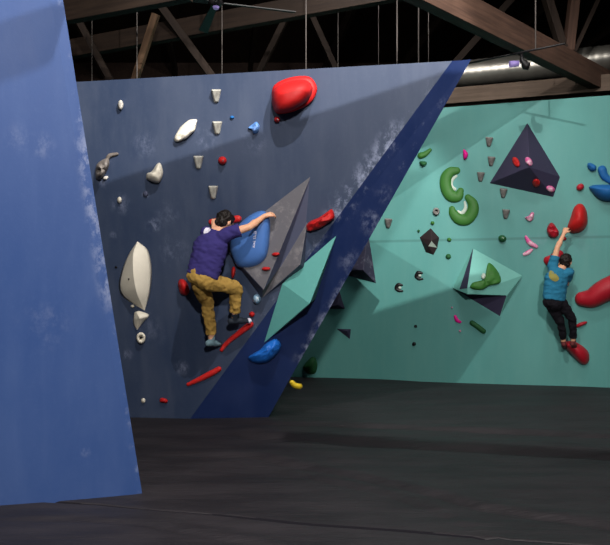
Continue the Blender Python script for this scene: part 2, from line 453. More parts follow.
# middle wall: slate main panel and deep blue overhanging return
ML_T, ML_B = MID.xz(-3.4, HM), MID.xz(-3.4, ZB)
fbz = FB + (FB-FT)*((FB.z-ZB)/(FT.z-FB.z))
kink = FAC.at(297, 366)
frz = FAC.at(266, 419); frz = FAC.xz(frz.x, ZB)
apex = FAC.at(471, 59.5)
vs = [ML_T, ML_B, fbz, FT, frz, kink, apex]
bo = [Vector((-.3, 1.4, 0)), Vector((-.3, .9, 0)), Vector((-.3, 1.0, 0)), Vector((-.9, 1.9, 0)), Vector((-.5, 1.0, 0)), Vector((-.6, 1.1, 0)), Vector((-1.1, 1.9, 0))]
vs2 = [v+b for v, b in zip(vs, bo)]
fs = [(0, 1, 2, 3), (3, 2, 4, 5, 6), (0, 7, 8, 1), (1, 8, 9, 2), (2, 9, 11, 4), (4, 11, 12, 5), (5, 12, 13, 6), (6, 13, 10, 3), (3, 10, 7, 0), (7, 10, 9, 8), (10, 13, 12, 11, 9)]
struct(obj('wall_middle', vs+vs2, fs, [M['mid'], M['fac']], mi=[0, 1, 0, 0, 1, 1, 1, 1, 0, 0, 0], at=(0, 0, 0)), 'overhanging slate blue climbing wall with a darker blue slanted return')

# far teal wall
HB = 4.46
vs = [BACK.xz(-5, ZB), BACK.xz(7.5, ZB), BACK.xz(7.5, HB), BACK.xz(-5, HB)]
struct(prism('wall_back', vs, [v+Vector((0, .35, 0)) for v in vs], M['back']), 'teal climbing wall at the far end of the gym')

# ------------------------------------------------------------------ roof
def atZ(px, py, z):
    Y = (z-CH)*F/(HY-py); return Vector(((px-CX)*Y/F, Y, z))
rv = [(-14, -7, 8.2), (14, -7, 8.2), (14, 24, 7.6), (-14, 24, 7.6)]
o = obj('ceiling', rv+[(x, y, z+.1) for x, y, z in rv], [(0, 1, 2, 3), (7, 6, 5, 4), (0, 4, 5, 1), (1, 5, 6, 2), (2, 6, 7, 3), (3, 7, 4, 0)], M['deck'], at=(0, 0, 0))
struct(o, 'dark board roof deck')
def rbeam(a, b, w, h, mat, label, **k):
    o = beam('roof_beam', a, b, w, h, mat, **k); struct(o, label); return o
# big glulam running diagonally to the back right
a, b = atZ(400, -6, 4.78), atZ(594, 88, 4.78); dd = (b-a).normalized(); hh = .36
a2, b2 = a-dd*.7, b+dd*3.0
big = rbeam(a2+Vector((0, 0, hh/2)), b2+Vector((0, 0, hh/2)), .17, hh, M['wood'], 'large brown timber beam running diagonally under the roof')
def q_on(y, px, py): return CAMP+ray(px, py)*y
def brace(p, q, w, h, mat, label): return rbeam(p, q, w, h, mat, label, up=Vector((.01, 1, 0)))
for i in range(9):
    x = -7+i*2.0
    rbeam((x, -2, 7.75), (x-2.5, 19, 7.4), .09, .3, M['wood_dark'], 'dark rafter under the roof boards', bev=0)
rbeam(q_on(12.2, 40, 55), q_on(10.2, 420, -14), .14, .3, M['wood_dark'], 'long dark tie beam crossing behind the blue wall')
rbeam(q_on(9.6, 40, 17), q_on(8.7, 190, -12), .14, .3, M['wood_dark'], 'dark tie beam at the upper left of the roof')
brace(q_on(10.8, 68, 0), q_on(11.3, 120, 98), .1, .11, M['wood_dark'], 'dark slanting brace beside the bright blue panel')
brace(q_on(10.6, 156, 14), q_on(11, 131, 92), .1, .12, M['wood_pale'], 'pale slanting brace above the slate blue wall')
brace(q_on(11.0, 152, -6), q_on(11.6, 222, 90), .12, .17, M['wood_dark'], 'heavy dark brace leaning right above the slate blue wall')
brace(q_on(13, 250, 90), q_on(12.5, 300, -10), .1, .16, M['wood_dark'], 'dim brace behind the slate blue wall, leaning right')
brace(q_on(13, 345, 90), q_on(12.5, 300, -10), .1, .16, M['wood_dark'], 'dim brace behind the slate blue wall, leaning left')
brace(q_on(11.2, 575, -8), q_on(11.1, 568, 52), .14, .18, M['wood'], 'brown upright post meeting the large diagonal beam')
brace(q_on(11.3, 545, -8), q_on(11.1, 563, 50), .12, .18, M['wood_dark'], 'dark brace meeting the large diagonal beam from the left')
brace(q_on(11.2, 598, 0), q_on(11.1, 574, 52), .06, .07, M['wood_dark'], 'thin dark brace meeting the large diagonal beam from the right')
brace(q_on(13, 440, 80), q_on(12.6, 520, -10), .12, .2, M['wood_dark'], 'dim brace behind the large diagonal beam')
for nm, x0, x1, y0, y1, lb in (('wall_rear', -13, 13, 19, 19.2, 'dark building wall far behind the climbing walls'), ('wall_west', -13.2, -13, -6, 19.2, 'dark building wall on the side of the bright blue panel'), ('wall_east', 13, 13.2, -6, 19.2, 'dark building wall on the side of the teal wall')):
    vs = [(x, y, z) for z in (-.1, 7.7) for x, y in ((x0, y0), (x1, y0), (x1, y1), (x0, y1))]
    struct(obj(nm, vs, [(3, 2, 1, 0), (4, 5, 6, 7), (0, 1, 5, 4), (1, 2, 6, 5), (2, 3, 7, 6), (3, 0, 4, 7)], M['deck'], at=(0, 0, 0)), lb)
# ledger behind the far wall's top
l1, l2 = q_on(12.45, 430, 98.5), q_on(11.3, 612, 83); l1, l2 = l1-(l2-l1)*1.2, l2+(l2-l1)*.6
rbeam(l1, l2, .14, .27, M['wood_grey'], 'weathered timber ledger above the teal wall')
# duct
def duct():
    c1, c2 = q_on(12.9, 405, 80), q_on(11.75, 640, 55.5); c1, c2 = c1-(c2-c1)*.9, c2+(c2-c1)*.4
    N = 207; pts = [c1.lerp(c2, i/N) for i in range(N+1)]
    rad = [.225+(.006 if i % 3 == 0 else 0) for i in range(N+1)]
    o = tube('ventilation_duct', pts, rad, M['duct'], seg=40)
    tag(o, 'ribbed silver ventilation duct running behind the top of the teal wall', 'duct')
duct()
# rods and cables hung from the roof
for px, y, bot, w in ((92, 10.5, 80, .006), (137, 10, 78, .012), (222, 10.5, 75, .008), (306, 10, 69, .011), (338, 11, 67, .007), (378.5, 11, 66, .006), (397, 9.5, 64, .014), (418.5, 10.4, 63, .013), (428.5, 11, 62, .007)):
    p = q_on(y, px, bot+6); q = Vector((p.x, p.y, 7.7))
    o = tube('hanging_cable', [q, p], w*.7, M['cable'], seg=8)
    L = {92: 'thin grey cable hanging nearest the bright blue panel', 137: 'grey cable hanging between the pale and dark slanting braces', 222: 'thin grey cable hanging above two grey wedge holds', 306: 'grey cable hanging above the big red hold',
         338: 'thin dim cable, first to the right of the cable above the big red hold', 378.5: 'short dim cable, second to the right of the cable above the big red hold', 397: 'bright grey cable hanging just before the large diagonal beam',
         418.5: 'bright grey cable hanging behind the large diagonal beam', 428.5: 'thin dim cable hanging close to the slate wall top corner'}[px]
    tag(o, L, 'cable', 'cables hanging from the roof')
# sprinkler style track with small lamp near the diagonal beam
p1, p2 = q_on(10.3, 455, 66), q_on(8.9, 565, 43.5)
root = bpy.data.objects.new('lamp_track', None); root.location = (p1+p2)/2; COL.objects.link(root)
tag(root, 'thin black lamp track hung in front of the large diagonal beam', 'lamp track')
bpy.context.view_layer.update()
tube('rail', [p1, p2], .014, M['black_metal'], root, 8)
c = p1.lerp(p2, .76); tube('suspension_wire', [Vector((c.x, c.y, 7.7)), c], .009, M['cable'], root, 6)
c = p1.lerp(p2, .64)+Vector((0, 0, -.02))
root2 = bpy.data.objects.new('spot_lamp', None); root2.location = c; COL.objects.link(root2)
tag(root2, 'small black spot lamp with a violet lens under the lamp track', 'lamp')
tube('lamp_body', [c, c+Vector((0, 0, -.08)), c+Vector((.06, 0, -.16)), c+Vector((.1, 0, -.17))], [.02, .03, .06, .05], M['black_metal'], root2, 12)
tube('lamp_lens', [c+Vector((-.04, 0, -.13)), c+Vector((-.16, 0, -.14))], [.04, .045], M['violet'], root2, 12)
# ceiling fixture with blades, upper left
c = q_on(9.4, 216, 3)
root3 = bpy.data.objects.new('ceiling_fan', None); root3.location = c; COL.objects.link(root3)
tag(root3, 'dark ceiling fan with a violet hub, partly above the picture', 'fan')
tube('hub', [c+Vector((0, 0, .12)), c, c+Vector((0, 0, -.05))], [.05, .1, .06], M['black_metal'], root3, 16)
tube('hub_light', [c+Vector((0, 0, -.04)), c+Vector((0, 0, -.08))], [.05, .035], M['violet'], root3, 12)
tube('rod', [Vector((c.x, c.y, 7.75)), c+Vector((0, 0, .1))], .02, M['black_metal'], root3, 8)
for k in range(4):
    a = k*math.pi/2+.3; u = Vector((math.cos(a), math.sin(a), 0)); v = Vector((-u.y, u.x, .25)).normalized()
    w = [c+u*.1+v*.04, c+u*.1-v*.04, c+u*1.1-v*.07, c+u*1.1+v*.07]
    obj('fan_blade', w+[q+Vector((0, 0, .012)) for q in w], [(0, 1, 2, 3), (7, 6, 5, 4), (0, 4, 5, 1), (1, 5, 6, 2), (2, 6, 7, 3), (3, 7, 4, 0)], M['black_metal'], root3)

# ------------------------------------------------------------------ holds on the middle wall
GW = 'holds on the slate blue wall'
def H(o, label, group=None, cat='climbing hold'):
    return tag(o, label, cat, group)
def wedge(pl, cx, cy, w1, w2, h, mat, label, group, rot=0, d=.09):
    """tapered block: wide flat top, narrow low bottom"""
    c, s = math.cos(rot), math.sin(rot)
    R = lambda x, y: (cx+x*c-y*s, cy+x*s+y*c)
    V = []
    for (x, y, z) in ((-w1/2, -h/2, 0), (w1/2, -h/2, 0), (w2/2, h/2, 0), (-w2/2, h/2, 0), (-w1*.42, -h/2+.8, d), (w1*.42, -h/2+.8, d), (w2*.3, h/2-1, d*.35), (-w2*.3, h/2-1, d*.35)):
        a, b = R(x, y); V.append((a, b, z))
    o = poly('wedge_hold', pl, V, [(3, 2, 1, 0), (4, 5, 6, 7), (0, 1, 5, 4), (1, 2, 6, 5), (2, 3, 7, 6), (3, 0, 4, 7)], mat, bev=.008)
    return H(o, label, group)
for cx, cy, l in ((216.2, 96, 'grey wedge hold, topmost in the zigzag column on the slate wall'), (217.3, 128, 'grey wedge hold just left of the tiny teal foothold'),
                  (198.4, 162.5, 'grey wedge hold left of the small round red hold'), (213.2, 192.5, 'lowest grey wedge hold, directly above the khaki-trousered climber')):
    wedge(MID, cx, cy, 10.5, 5, 13.5, M['grey'], l, 'grey wedge holds on the slate wall')
o = blob('climbing_hold', MID, ell(120.6, 105, 2.8, 5), .07, M['white_dirty'], p=3); H(o, 'small dirty white block hold high at the left of the slate wall')
root = blob('climbing_hold', MID, [(95.5, 170), (97, 164), (103, 159.5), (108, 158), (109.5, 163), (107, 171), (101.5, 178), (97, 180), (95.5, 176)], .16, M['brown_grey'], p=1.8, lump=.4)
H(root, 'large worn taupe hold like a curved beak beside the bright blue panel')
worm('climbing_hold', MID, [(107.5, 158.5, 2), (110, 155.5, 2.2), (117, 154, 1.6)], M['brown_grey'], 1.4).name = 'climbing_hold'
H(COL.objects[-1], 'short taupe finger hold touching the top of the beak-shaped hold')
o = blob('climbing_hold', MID, ell(105.5, 178, 3, 1.8, -25), .05, M['white_dirty'], p=2, lump=.5); H(o, 'tiny chalky hold under the taupe beak-shaped hold')
o = blob('climbing_hold', MID, [(188.4, 120.4), (192, 119.4), (196.6, 119.4), (197, 121.8), (196, 126), (194.8, 130.5), (191, 134), (187, 138), (181.5, 140.5), (176.5, 142), (174.4, 140), (174.8, 136.5), (177.5, 131.5), (181, 126.5)], .09, M['white'], p=3.2, lump=.15, peak=(184, 132))
H(o, 'white diamond-shaped hold left of the grey wedge holds')
o = blob('climbing_hold', MID, [(157, 164), (160.5, 163.5), (163, 171), (162, 178), (158.5, 183), (151, 181.5), (146.5, 178.5), (147, 173.5), (151.5, 171.5)], .16, M['white'], p=2, lump=.06)
H(o, 'white heart-shaped hold below and left of the white diamond-shaped hold')
o = blob('climbing_hold', MID, ell(119.5, 200, 2.3, 3.3), .05, M['white']); H(o, 'small cream foothold amid chalk smudges above the big white boat-shaped hold')
o = blob('climbing_hold', MID, ell(145.5, 194, 2.6, 3.2), .03, M['slatevol']); H(o, 'small chalky slate foothold under the white heart-shaped hold')
o = blob('climbing_hold', MID, ell(232, 117.4, 2.2, 1.6), .03, M['blue_dull']); H(o, 'tiny teal foothold right of the second grey wedge hold')
o = blob('climbing_hold', MID, [(248, 128), (252, 124.5), (256.5, 121.8), (259.5, 126), (258, 132), (254, 134), (251.5, 129.5)], .07, M['blue_chalk'], lump=.5); H(o, 'chalky light blue hold left of the big red dome hold')
o = blob('climbing_hold', MID, ell(222.4, 160.6, 4.4, 4.2), .09, M['red'], p=2); H(o, 'small round red hold on the slate wall among grey wedges'); bolt(MID, 222.8, 160.8, .092, o)
# big red dome
o = blob('climbing_hold', MID, [(271.7, 95), (273.6, 86), (282.7, 79.8), (297, 76.2), (310, 77), (316.8, 86), (316.2, 94), (312, 101.5), (304.7, 107), (296, 110.5), (288, 113), (277, 113.5), (272.4, 105)], .10, M['red'], p=4)
H(o, 'big red dome hold near the top of the slate wall', None)
b_ = blob('dome', MID, [(272.2, 96), (274.5, 88.5), (283, 83), (296, 80), (307, 80.5), (312.5, 87), (311.5, 94), (306, 102), (298, 107.5), (288, 112), (277.5, 112.5), (273, 105)], .3, M['red'], peak=(288, 98), p=2.6, parent=o, h0=.07)
o = blob('climbing_hold', MID, ell(277, 119.6, 3.1, 3.1), .09, M['red'], h0=0); H(o, 'small round red hold just under the big red dome hold'); bolt(MID, 277.2, 119.8, .092, o, .01)
# white boat
V = [(137.4, 241.5, 0), (128, 256, 0), (121.5, 272, 0), (118.6, 285.5, 0), (120.6, 294, 0), (131, 303, 0), (144.6, 310.5, 0), (148.6, 300, 0), (151, 285, 0), (151.6, 268, 0), (149.5, 255, 0), (144, 246, 0),
     (133, 260, .2), (133.2, 277, .3), (137.5, 294, .2)]
fsb = [(0, 1, 12), (1, 2, 12), (2, 13, 12), (2, 3, 13), (3, 4, 13), (4, 14, 13), (4, 5, 14), (5, 6, 14), (6, 7, 14), (7, 8, 14), (8, 13, 14), (8, 9, 13), (9, 12, 13), (9, 10, 12), (10, 11, 12), (11, 0, 12), tuple(range(11, -1, -1))]
def curvy(name, pl, left, ridge, right, mat, K=20):
    """two curved flanks meeting in a sharp ridge; columns left edge -> ridge -> right edge; all lists share end points"""
    def samp(L, t):
        n = len(L)-1; x = t*n; i = min(int(x), n-1); f = x-i
        g = lambda k: Vector(L[max(0, min(n, k))])
        p0, p1, p2, p3 = g(i-1), g(i), g(i+1), g(i+2)
        return .5*((2*p1)+(p2-p0)*f+(2*p0-5*p1+4*p2-p3)*f*f+(3*p1-p0-3*p2+p3)*f**3)
    W = 7; vs, fs = [], []
    for i in range(K+1):
        t = i/K; l, r, g = samp(left, t), samp(right, t), samp(ridge, t)
        for side, e in ((0, l), (1, r)):
            rng = range(W) if side == 0 else range(W, -1, -1)
            for k in rng:
                u = k/W; 
                w = e.lerp(g, u); hb = e.z+(g.z-e.z)*(u**.72)
                vs.append(pl.at(w.x, w.y, max(hb, -.003)))
    n = 2*W+1
    for i in range(K):
        for k in range(n-1): a = i*n+k; fs.append((a, a+1, a+n+1, a+n))
        fs.append((i*n+n-1, i*n, (i+1)*n, (i+1)*n+n-1))
    fs += [tuple(range(n))[::-1], tuple(range(K*n, K*n+n))]
    o = obj(name, vs, fs, mat, None, True)
    o.data.shade_smooth() if False else None
    m = o.data
    # sharp ridge: mark edges on the ridge column
    ridx = set(i*n+W for i in range(K+1))
    at = m.attributes.new('sharp_edge', 'BOOLEAN', 'EDGE')
    for e in m.edges:
        if e.vertices[0] in ridx and e.vertices[1] in ridx: at.data[e.index].value = True
    return o
o = curvy('climbing_hold', MID, [(137.4, 241.5, 0), (128, 255.5, 0), (121.3, 272, 0), (118.6, 287, 0), (124, 298, 0), (144.6, 310.5, 0)],
          [(137.4, 241.5, 0), (133.4, 253, .13), (133, 267, .19), (134.2, 281, .2), (137.5, 295, .16), (144.6, 310.5, 0)],
          [(137.4, 241.5, 0), (147, 249, 0), (151, 262, 0), (151.8, 277, 0), (149.5, 296, 0), (144.6, 310.5, 0)], M['white'])
H(o, 'big white boat-shaped hold with a sharp keel on the slate wall'); bolt(MID, 128.5, 279, .17, o, .007, M['black']); bolt(MID, 144, 279.5, .1, o, .007, M['black'])
o = blob('climbing_hold', MID, ell(132.5, 306.2, 2, 1.7), .05, M['white']); H(o, 'tiny white foothold under the left edge of the big boat-shaped hold')
o = curvy('climbing_hold', MID, [(134.2, 312.5, 0), (133, 320, 0), (134, 326, 0), (137.2, 329.8, 0)], [(136, 311.5, .03), (139, 317.5, .11), (139.5, 320.5, .08), (137.2, 329.8, 0)], [(139, 310.6, 0), (149.3, 315, 0), (143.5, 322, 0), (137.2, 329.8, 0)], M['white'], K=12)
H(o, 'white fin-shaped hold between the big boat-shaped hold and the white ring hold')
# ring hold
def ring(pl, cx, cy, rx, ry, mat, h, label, group=None, hole=.33):
    vs, fs = [], []; n = 28; m = 12
    prof = [(1, -.003)]+[(1-(1-hole)*(.5-.5*math.cos(math.pi*k/m)), h*max(0, math.sin(math.pi*k/m))**.7) for k in range(1, m)]+[(hole, .012), (0.01, .012)]
    for s, hh in prof:
        for k in range(n):
            a = 2*math.pi*k/n; vs.append(pl.at(cx+rx*s*math.cos(a), cy+ry*s*math.sin(a), hh))
    for i in range(len(prof)-1):
        for k in range(n): fs.append((i*n+k, i*n+(k+1) % n, (i+1)*n+(k+1) % n, (i+1)*n+k))
    fs += [tuple(range(n))[::-1], tuple(range((len(prof)-1)*n, len(prof)*n))]
    o = obj('ring_hold', vs, fs, mat, None, True); H(o, label, group); return o
o = ring(MID, 140.9, 338, 4.8, 5.9, M['white'], .07, 'white ring-shaped hold with a dark bolt hole'); bolt(MID, 140.9, 338, .02, o, .014, M['black'])
o = blob('climbing_hold', MID, ell(116, 267.3, 1.4, 1.1), .02, M['black']); H(o, 'tiny black foothold at the left tip of the big white boat-shaped hold')
o = blob('climbing_hold', MID, [(178, 283), (180, 279.3), (184.5, 279.8), (188.5, 286), (189, 292), (186, 295.5), (181, 294), (178.5, 288)], .16, M['red'], peak=(183, 285), p=2); H(o, 'red dome hold left of the climber in khaki trousers')
o = blob('climbing_hold', MID, ell(143.3, 400.6, 2.2, 2.6), .04, M['white']); H(o, 'small white foothold low on the slate wall near the mats')
o = blob('climbing_hold', MID, [(160, 398.6), (164, 398), (167.6, 400), (167, 403), (163, 402.5), (160, 402)], .05, M['red']); H(o, 'small red foothold low on the slate wall near the mats')
o = worm('climbing_hold', MID, [(188, 384.5, 1.8), (198, 380, 2.6), (210, 374, 3), (219, 369, 2.6)], M['red_chalk'], 1.3); H(o, 'long red bar hold lowest on the slate wall, below the climber')
o = worm('climbing_hold', MID, [(221.5, 350, 2), (228, 342, 2.4), (238, 334, 2.8), (250.5, 324.5, 3.2)], M['red_chalk'], 1.5); H(o, 'curved red rail hold under the feet of the climber in khaki')
o = blob('climbing_hold', MID, ell(251.8, 314.4, 2.9, 2.7), .05, M['red']); H(o, 'small red foothold above the right end of the curved red rail')
o = blob('climbing_hold', MID, ell(256.6, 299, 4, 5), .1, M['blue_pale']); H(o, 'pale blue knob hold under the tip of the grey pyramid volume')
o = blob('climbing_hold', MID, [(306.3, 225.4), (311, 220.8), (318.8, 217.6), (326, 212.6), (332, 209.2), (334.6, 217.5), (328, 223), (321, 227.8), (311, 231.2), (307, 230.4)], .15, M['red'], p=2.6, lump=.3); H(o, 'red wedge hold beside the fold of the slate wall')
bolt(MID, 319.5, 222.5, .145, o, .012, M['black'])
# red hold behind the climber's head
o = worm('climbing_hold', MID, [(211.5, 222, 3.1), (220, 221, 3.2), (230, 220, 3.4), (238, 218.8, 3.6)], M['red_chalk'], 1.1); H(o, 'red rail hold behind the head of the climber in khaki')
o = blob('climbing_hold', MID, [(231, 273), (232.4, 267.4), (235, 267), (235.5, 272), (234, 277), (232, 278.6)], .08, M['red_chalk']); H(o, 'narrow red hold between the climber\'s back and the blue shield hold')

# grey volume
A_, L_, B_ = (311.5, 174.6), (221, 244), (262, 298.5)
V = [(*A_, 0), (*L_, 0), (*B_, 0), (304.5, 268, 0), (307.5, 221, 0),         # 0-4 base
     (263.5, 290, .2), (280, 267, .05), (300, 265, .14)]                   # 5 main ridge, 6 valley, 7 second ridge
fsv = [(0, 1, 5), (1, 2, 5), (0, 5, 6), (0, 6, 4), (4, 6, 7), (6, 2, 7), (5, 2, 6), (7, 2, 3), (4, 7, 3), (4, 3, 2, 1, 0)]
vol = poly('wall_volume', MID, V, fsv, [M['greyvol'], M['slatevol']], [0, 1, 1, 1, 0, 0, 0, 1, 1, 0])
tag(vol, 'large grey chalky plywood pyramid volume under the climber\'s hand', 'climbing volume')
def vol_h(V, faces, px, py):
    for f in faces[:-1]:
        a, b, c = (Vector(V[i][:2]) for i in f[:3]); P = Vector((px, py))
        dn = (b-a).cross(c-a)
        if abs(dn) < 1e-6: continue
        w1 = (P-a).cross(c-a)/dn; w2 = (b-a).cross(P-a)/dn
        if w1 >= -.001 and w2 >= -.001 and w1+w2 <= 1.001: return V[f[0]][2]*(1-w1-w2)+V[f[1]][2]*w1+V[f[2]][2]*w2
    return 0
hv = lambda x, y: vol_h(V, fsv, x, y)
o = blob('climbing_hold', MID, ell(275.8, 254.2, 4.2, 1.9, -5), .05, M['red'], h0=hv); o.name = 'climbing_hold'; H(o, 'upper flat red foothold on the grey pyramid volume')
o = blob('climbing_hold', MID, ell(266, 268.8, 4.4, 2, -3), .05, M['red'], h0=hv); H(o, 'lower flat red foothold on the grey pyramid volume')
# blue shield
ho = .0
o = blob('climbing_hold', MID, [(262, 210.6), (267.4, 213.5), (270, 222), (270, 236), (268.6, 250), (266, 259), (259, 265.6), (247, 268.6), (237, 266), (232, 256), (229.4, 246), (232.5, 234), (239, 224.5), (251, 214.5)], .21, M['blue_big'], peak=(249, 240), p=3.6, tilt=(.004, 0))
H(o, 'large blue shield-shaped hold with vertical white lettering'); o.name = 'climbing_hold'
def shield_text(par):
    # small white strokes reading downwards; the photograph is too coarse for the letters themselves
    deps = bpy.context.evaluated_depsgraph_get()
    rows = [(232, [0, 2.6], .5), (233.4, [0, 2.9], .45), (235.2, [1.2, 2.9], .45), (236.6, [0, 2.6], .45), (238.3, [0, 2.8], .8), (241.5, [0, 2.5], .5), (243.2, [.6, 2.2], .9), (245, [.2, 2.4], .5), (246.8, [.4, 2.2], .9)]
    vs, fs = [], []
    me = par.data
    from mathutils.bvhtree import BVHTree
    bv = BVHTree.FromPolygons([v.co+par.location for v in me.vertices], [tuple(p.vertices) for p in me.polygons])
    def hit(x, y):
        r = bv.ray_cast(CAMP, ray(x, y).normalized()); return r[0], r[1]
    for y, (x0, x1), t in rows:
        sl = (y-232)*-.08
        for (xa, xb, ya, yb) in ((253.6+x0+sl, 253.6+x1+sl, y-t/2, y+t/2), (253.6+x1-.5+sl, 253.6+x1+sl, y-.8, y+.8)):
            q = []
            for (x, yy) in ((xa, ya), (xb, ya), (xb, yb), (xa, yb)):
                c, n = hit(x, yy)
                if c is None: return
                if n.y > 0: n = -n
                q.append((c, n))
            k = len(vs); vs += [c+n*.002 for c, n in q]+[c-n*.003 for c, n in q]
            fs += [(k, k+1, k+2, k+3), (k+7, k+6, k+5, k+4), (k, k+4, k+5, k+1), (k+1, k+5, k+6, k+2), (k+2, k+6, k+7, k+3), (k+3, k+7, k+4, k)]
    tx = obj('lettering', vs, fs, M['print_white'], par); tx['label'] = 'small vertical white lettering'
shield_text(o)

# teal diamond on the deep blue return
V2 = [(336.6, 234.7, 0), (281.5, 283.5, 0), (263.5, 343.5, 0), (293, 319, 0), (315, 299, 0), (310.6, 303.6, .26), (304, 263, 0)]
fs2 = [(0, 6, 1, 5), (1, 2, 5), (2, 3, 5), (3, 4, 5), (4, 0, 5), (4, 3, 2, 1, 6, 0)]
V2 = [(336.8, 234.5, 0), (282, 283.5, .02), (263.5, 343.5, 0), (293, 319, 0), (315.3, 299, 0), (309.8, 303.6, .32), (304, 263, 0.01)]
fs2 = [(0, 6, 5), (6, 1, 5), (1, 2, 5), (2, 3, 5), (3, 4, 5), (4, 0, 5), (4, 3, 2, 1, 6, 0)]
tag(poly('wall_volume', FAC, V2, fs2, M['tealvol']), 'bright teal diamond plywood volume on the deep blue return', 'climbing volume')
o = blob('climbing_hold', FAC, [(247.9, 357.6), (253.5, 353.4), (260, 349.5), (266, 343.5), (275, 338.6), (280, 341.5), (281, 347), (278, 353), (269.5, 361), (260, 363.5), (252, 362)], .16, M['blue'], p=2.1, lump=.15, peak=(270, 350)); H(o, 'bright blue flame-shaped hold below the teal diamond volume')
o = blob('climbing_hold', FAC, ell(275.4, 330.6, 1.2, 1.8), .03, M['blue_dull']); H(o, 'tiny blue foothold above the flame-shaped blue hold')
o = worm('climbing_hold', Plane(FAC.a-.0, FAC.b, FAC.c), [(292, 382.5, 2.6), (295, 385.5, 3), (299.5, 386.5, 3)], M['yellow'], 1.6)
# moved back onto the side return of the wall
H(o, 'yellow bean-shaped hold at the lower right edge of the deep blue return')

# ------------------------------------------------------------------ holds on the teal wall
wl = 'grey wedge holds on the teal wall'
for cx, cy, l in ((489, 142, 'dark grey wedge hold, topmost left of the dark pyramid volume'), (491.2, 161.5, 'dark grey wedge hold close to the left face of the dark pyramid volume'), (480.6, 177, 'dark grey wedge hold left of the dark pyramid volume\'s lower left tip'),
                  (503.3, 193.3, 'dark grey wedge hold under the dark pyramid volume'), (505.8, 214.3, 'dark grey wedge hold above the round green hold'), (388.3, 223.5, 'dark grey wedge hold beside the edge of the deep blue return')):
    wedge(BACK, cx, cy, 8.2, 3.6, 10, M['grey_dim'], l, wl, .08, .11)
V3 = [(527.3, 122.6, 0), (489.3, 183.4, 0), (553.4, 197.3, 0), (560.3, 177, 0), (529.3, 167, .45)]
fs3 = [(0, 1, 4), (1, 2, 4), (2, 3, 4), (3, 0, 4), (3, 2, 1, 0)]
tag(poly('wall_volume', BACK, V3, fs3, M['darkvol']), 'large dark indigo pyramid volume high on the teal wall', 'climbing volume')
hv3 = lambda x, y: vol_h(V3, fs3, x, y)
for (cx, cy, rx, ry, rot, m, l) in ((516, 162, 3.2, 5.6, -28, 'red', 'red oval hold on the upper face of the dark pyramid volume'), (528.8, 161.5, 3.2, 5, -35, 'pink', 'chalky pink hold on the upper face of the dark pyramid volume'),
                                 (536.2, 183, 4, 4.2, 0, 'red', 'red round hold on the lower face of the dark pyramid volume'), (550.6, 188.8, 4.6, 3, 20, 'pink', 'chalky pink hold at the right tip of the dark pyramid volume')):
    o = blob('climbing_hold', BACK, ell(cx, cy, rx, ry, rot), .08, M[m], h0=hv3, lump=.3); H(o, l)
o = blob('climbing_hold', BACK, [(463, 149.8), (466, 150.5), (468, 154), (466.8, 158.5), (463.6, 159.2)], .09, M['magenta']); H(o, 'half-round magenta hold above the upper green crescent')
def crescent(sp, rim, label, gl):
    o = worm('crescent_hold', BACK, sp, M['green'], .75); H(o, label, 'green crescent holds')
    r = worm('glossy_rim', BACK, rim, M['pale'], .75, parent=o, base=.0); r['label'] = 'pale chalked inner rim'
crescent([(456.8, 170.6, 3.6), (450.5, 172, 5), (446, 178, 5.8), (446, 187, 6), (450.5, 195.4, 6), (457.5, 196.2, 5.6), (460.6, 191, 3.4)], [(456.2, 176, 1.3), (451.8, 180.5, 1.8), (451.3, 186, 1.9), (455, 189.2, 1.6)], 'upper green crescent hold opening to the right', None)
crescent([(468, 197.5, 3.4), (472.6, 203.5, 5.2), (472.6, 211.5, 6), (467, 219, 6), (459, 219, 5.6), (453.4, 213.4, 4.6), (452, 209, 3.2)], [(464.8, 202, 1.1), (465.4, 208.5, 1.8), (461.8, 213.2, 2), (458.2, 211.5, 1.3)], 'lower green crescent hold opening upwards', None)
o = worm('climbing_hold', BACK, [(420.5, 155.6, 3.2), (425, 154, 2.8), (430, 150, 1.8)], M['green'], 1.2); H(o, 'green banana-shaped hold beside the edge of the deep blue return')
o = blob('climbing_hold', BACK, [(419.5, 161.5), (425.5, 161.5), (427, 163.8), (424, 166.3), (421, 165.8)], .09, M['green_dark']); H(o, 'small green hold under the green banana-shaped hold')
o = ring(BACK, 436.2, 211.4, 3.6, 3.8, M['grey_dim'], .07, 'small dark ring hold left of the green crescents')
for x, y, rx, ry, m, l in ((432.6, 223, 2, 1.9, 'green', 'tiny green foothold above the charcoal angular hold'), (418.6, 231, 1.4, 1.4, 'green_dark', 'tiny dark green foothold left of the charcoal angular hold'), (449.2, 239.6, 2.3, 2, 'green', 'tiny green foothold right of the charcoal angular hold'),
                           (448.4, 256.5, 2.8, 2.7, 'green_dark', 'small dark green knob below the charcoal angular hold'), (415.6, 326.4, 1.7, 1.5, 'black', 'tiny black foothold below the two black pocket holds'),
                           (414, 344, 2, 2.2, 'black', 'lowest tiny black foothold on the teal wall'), (460, 331, 1.3, 1.2, 'pink', 'tiny pink foothold under the curved magenta hold'), (452, 307.5, .9, .9, 'pink', 'pinhead pink foothold above the curved magenta hold')):
    o = blob('climbing_hold', BACK, ell(x, y, rx, ry, 20), .05, M[m]); H(o, l)
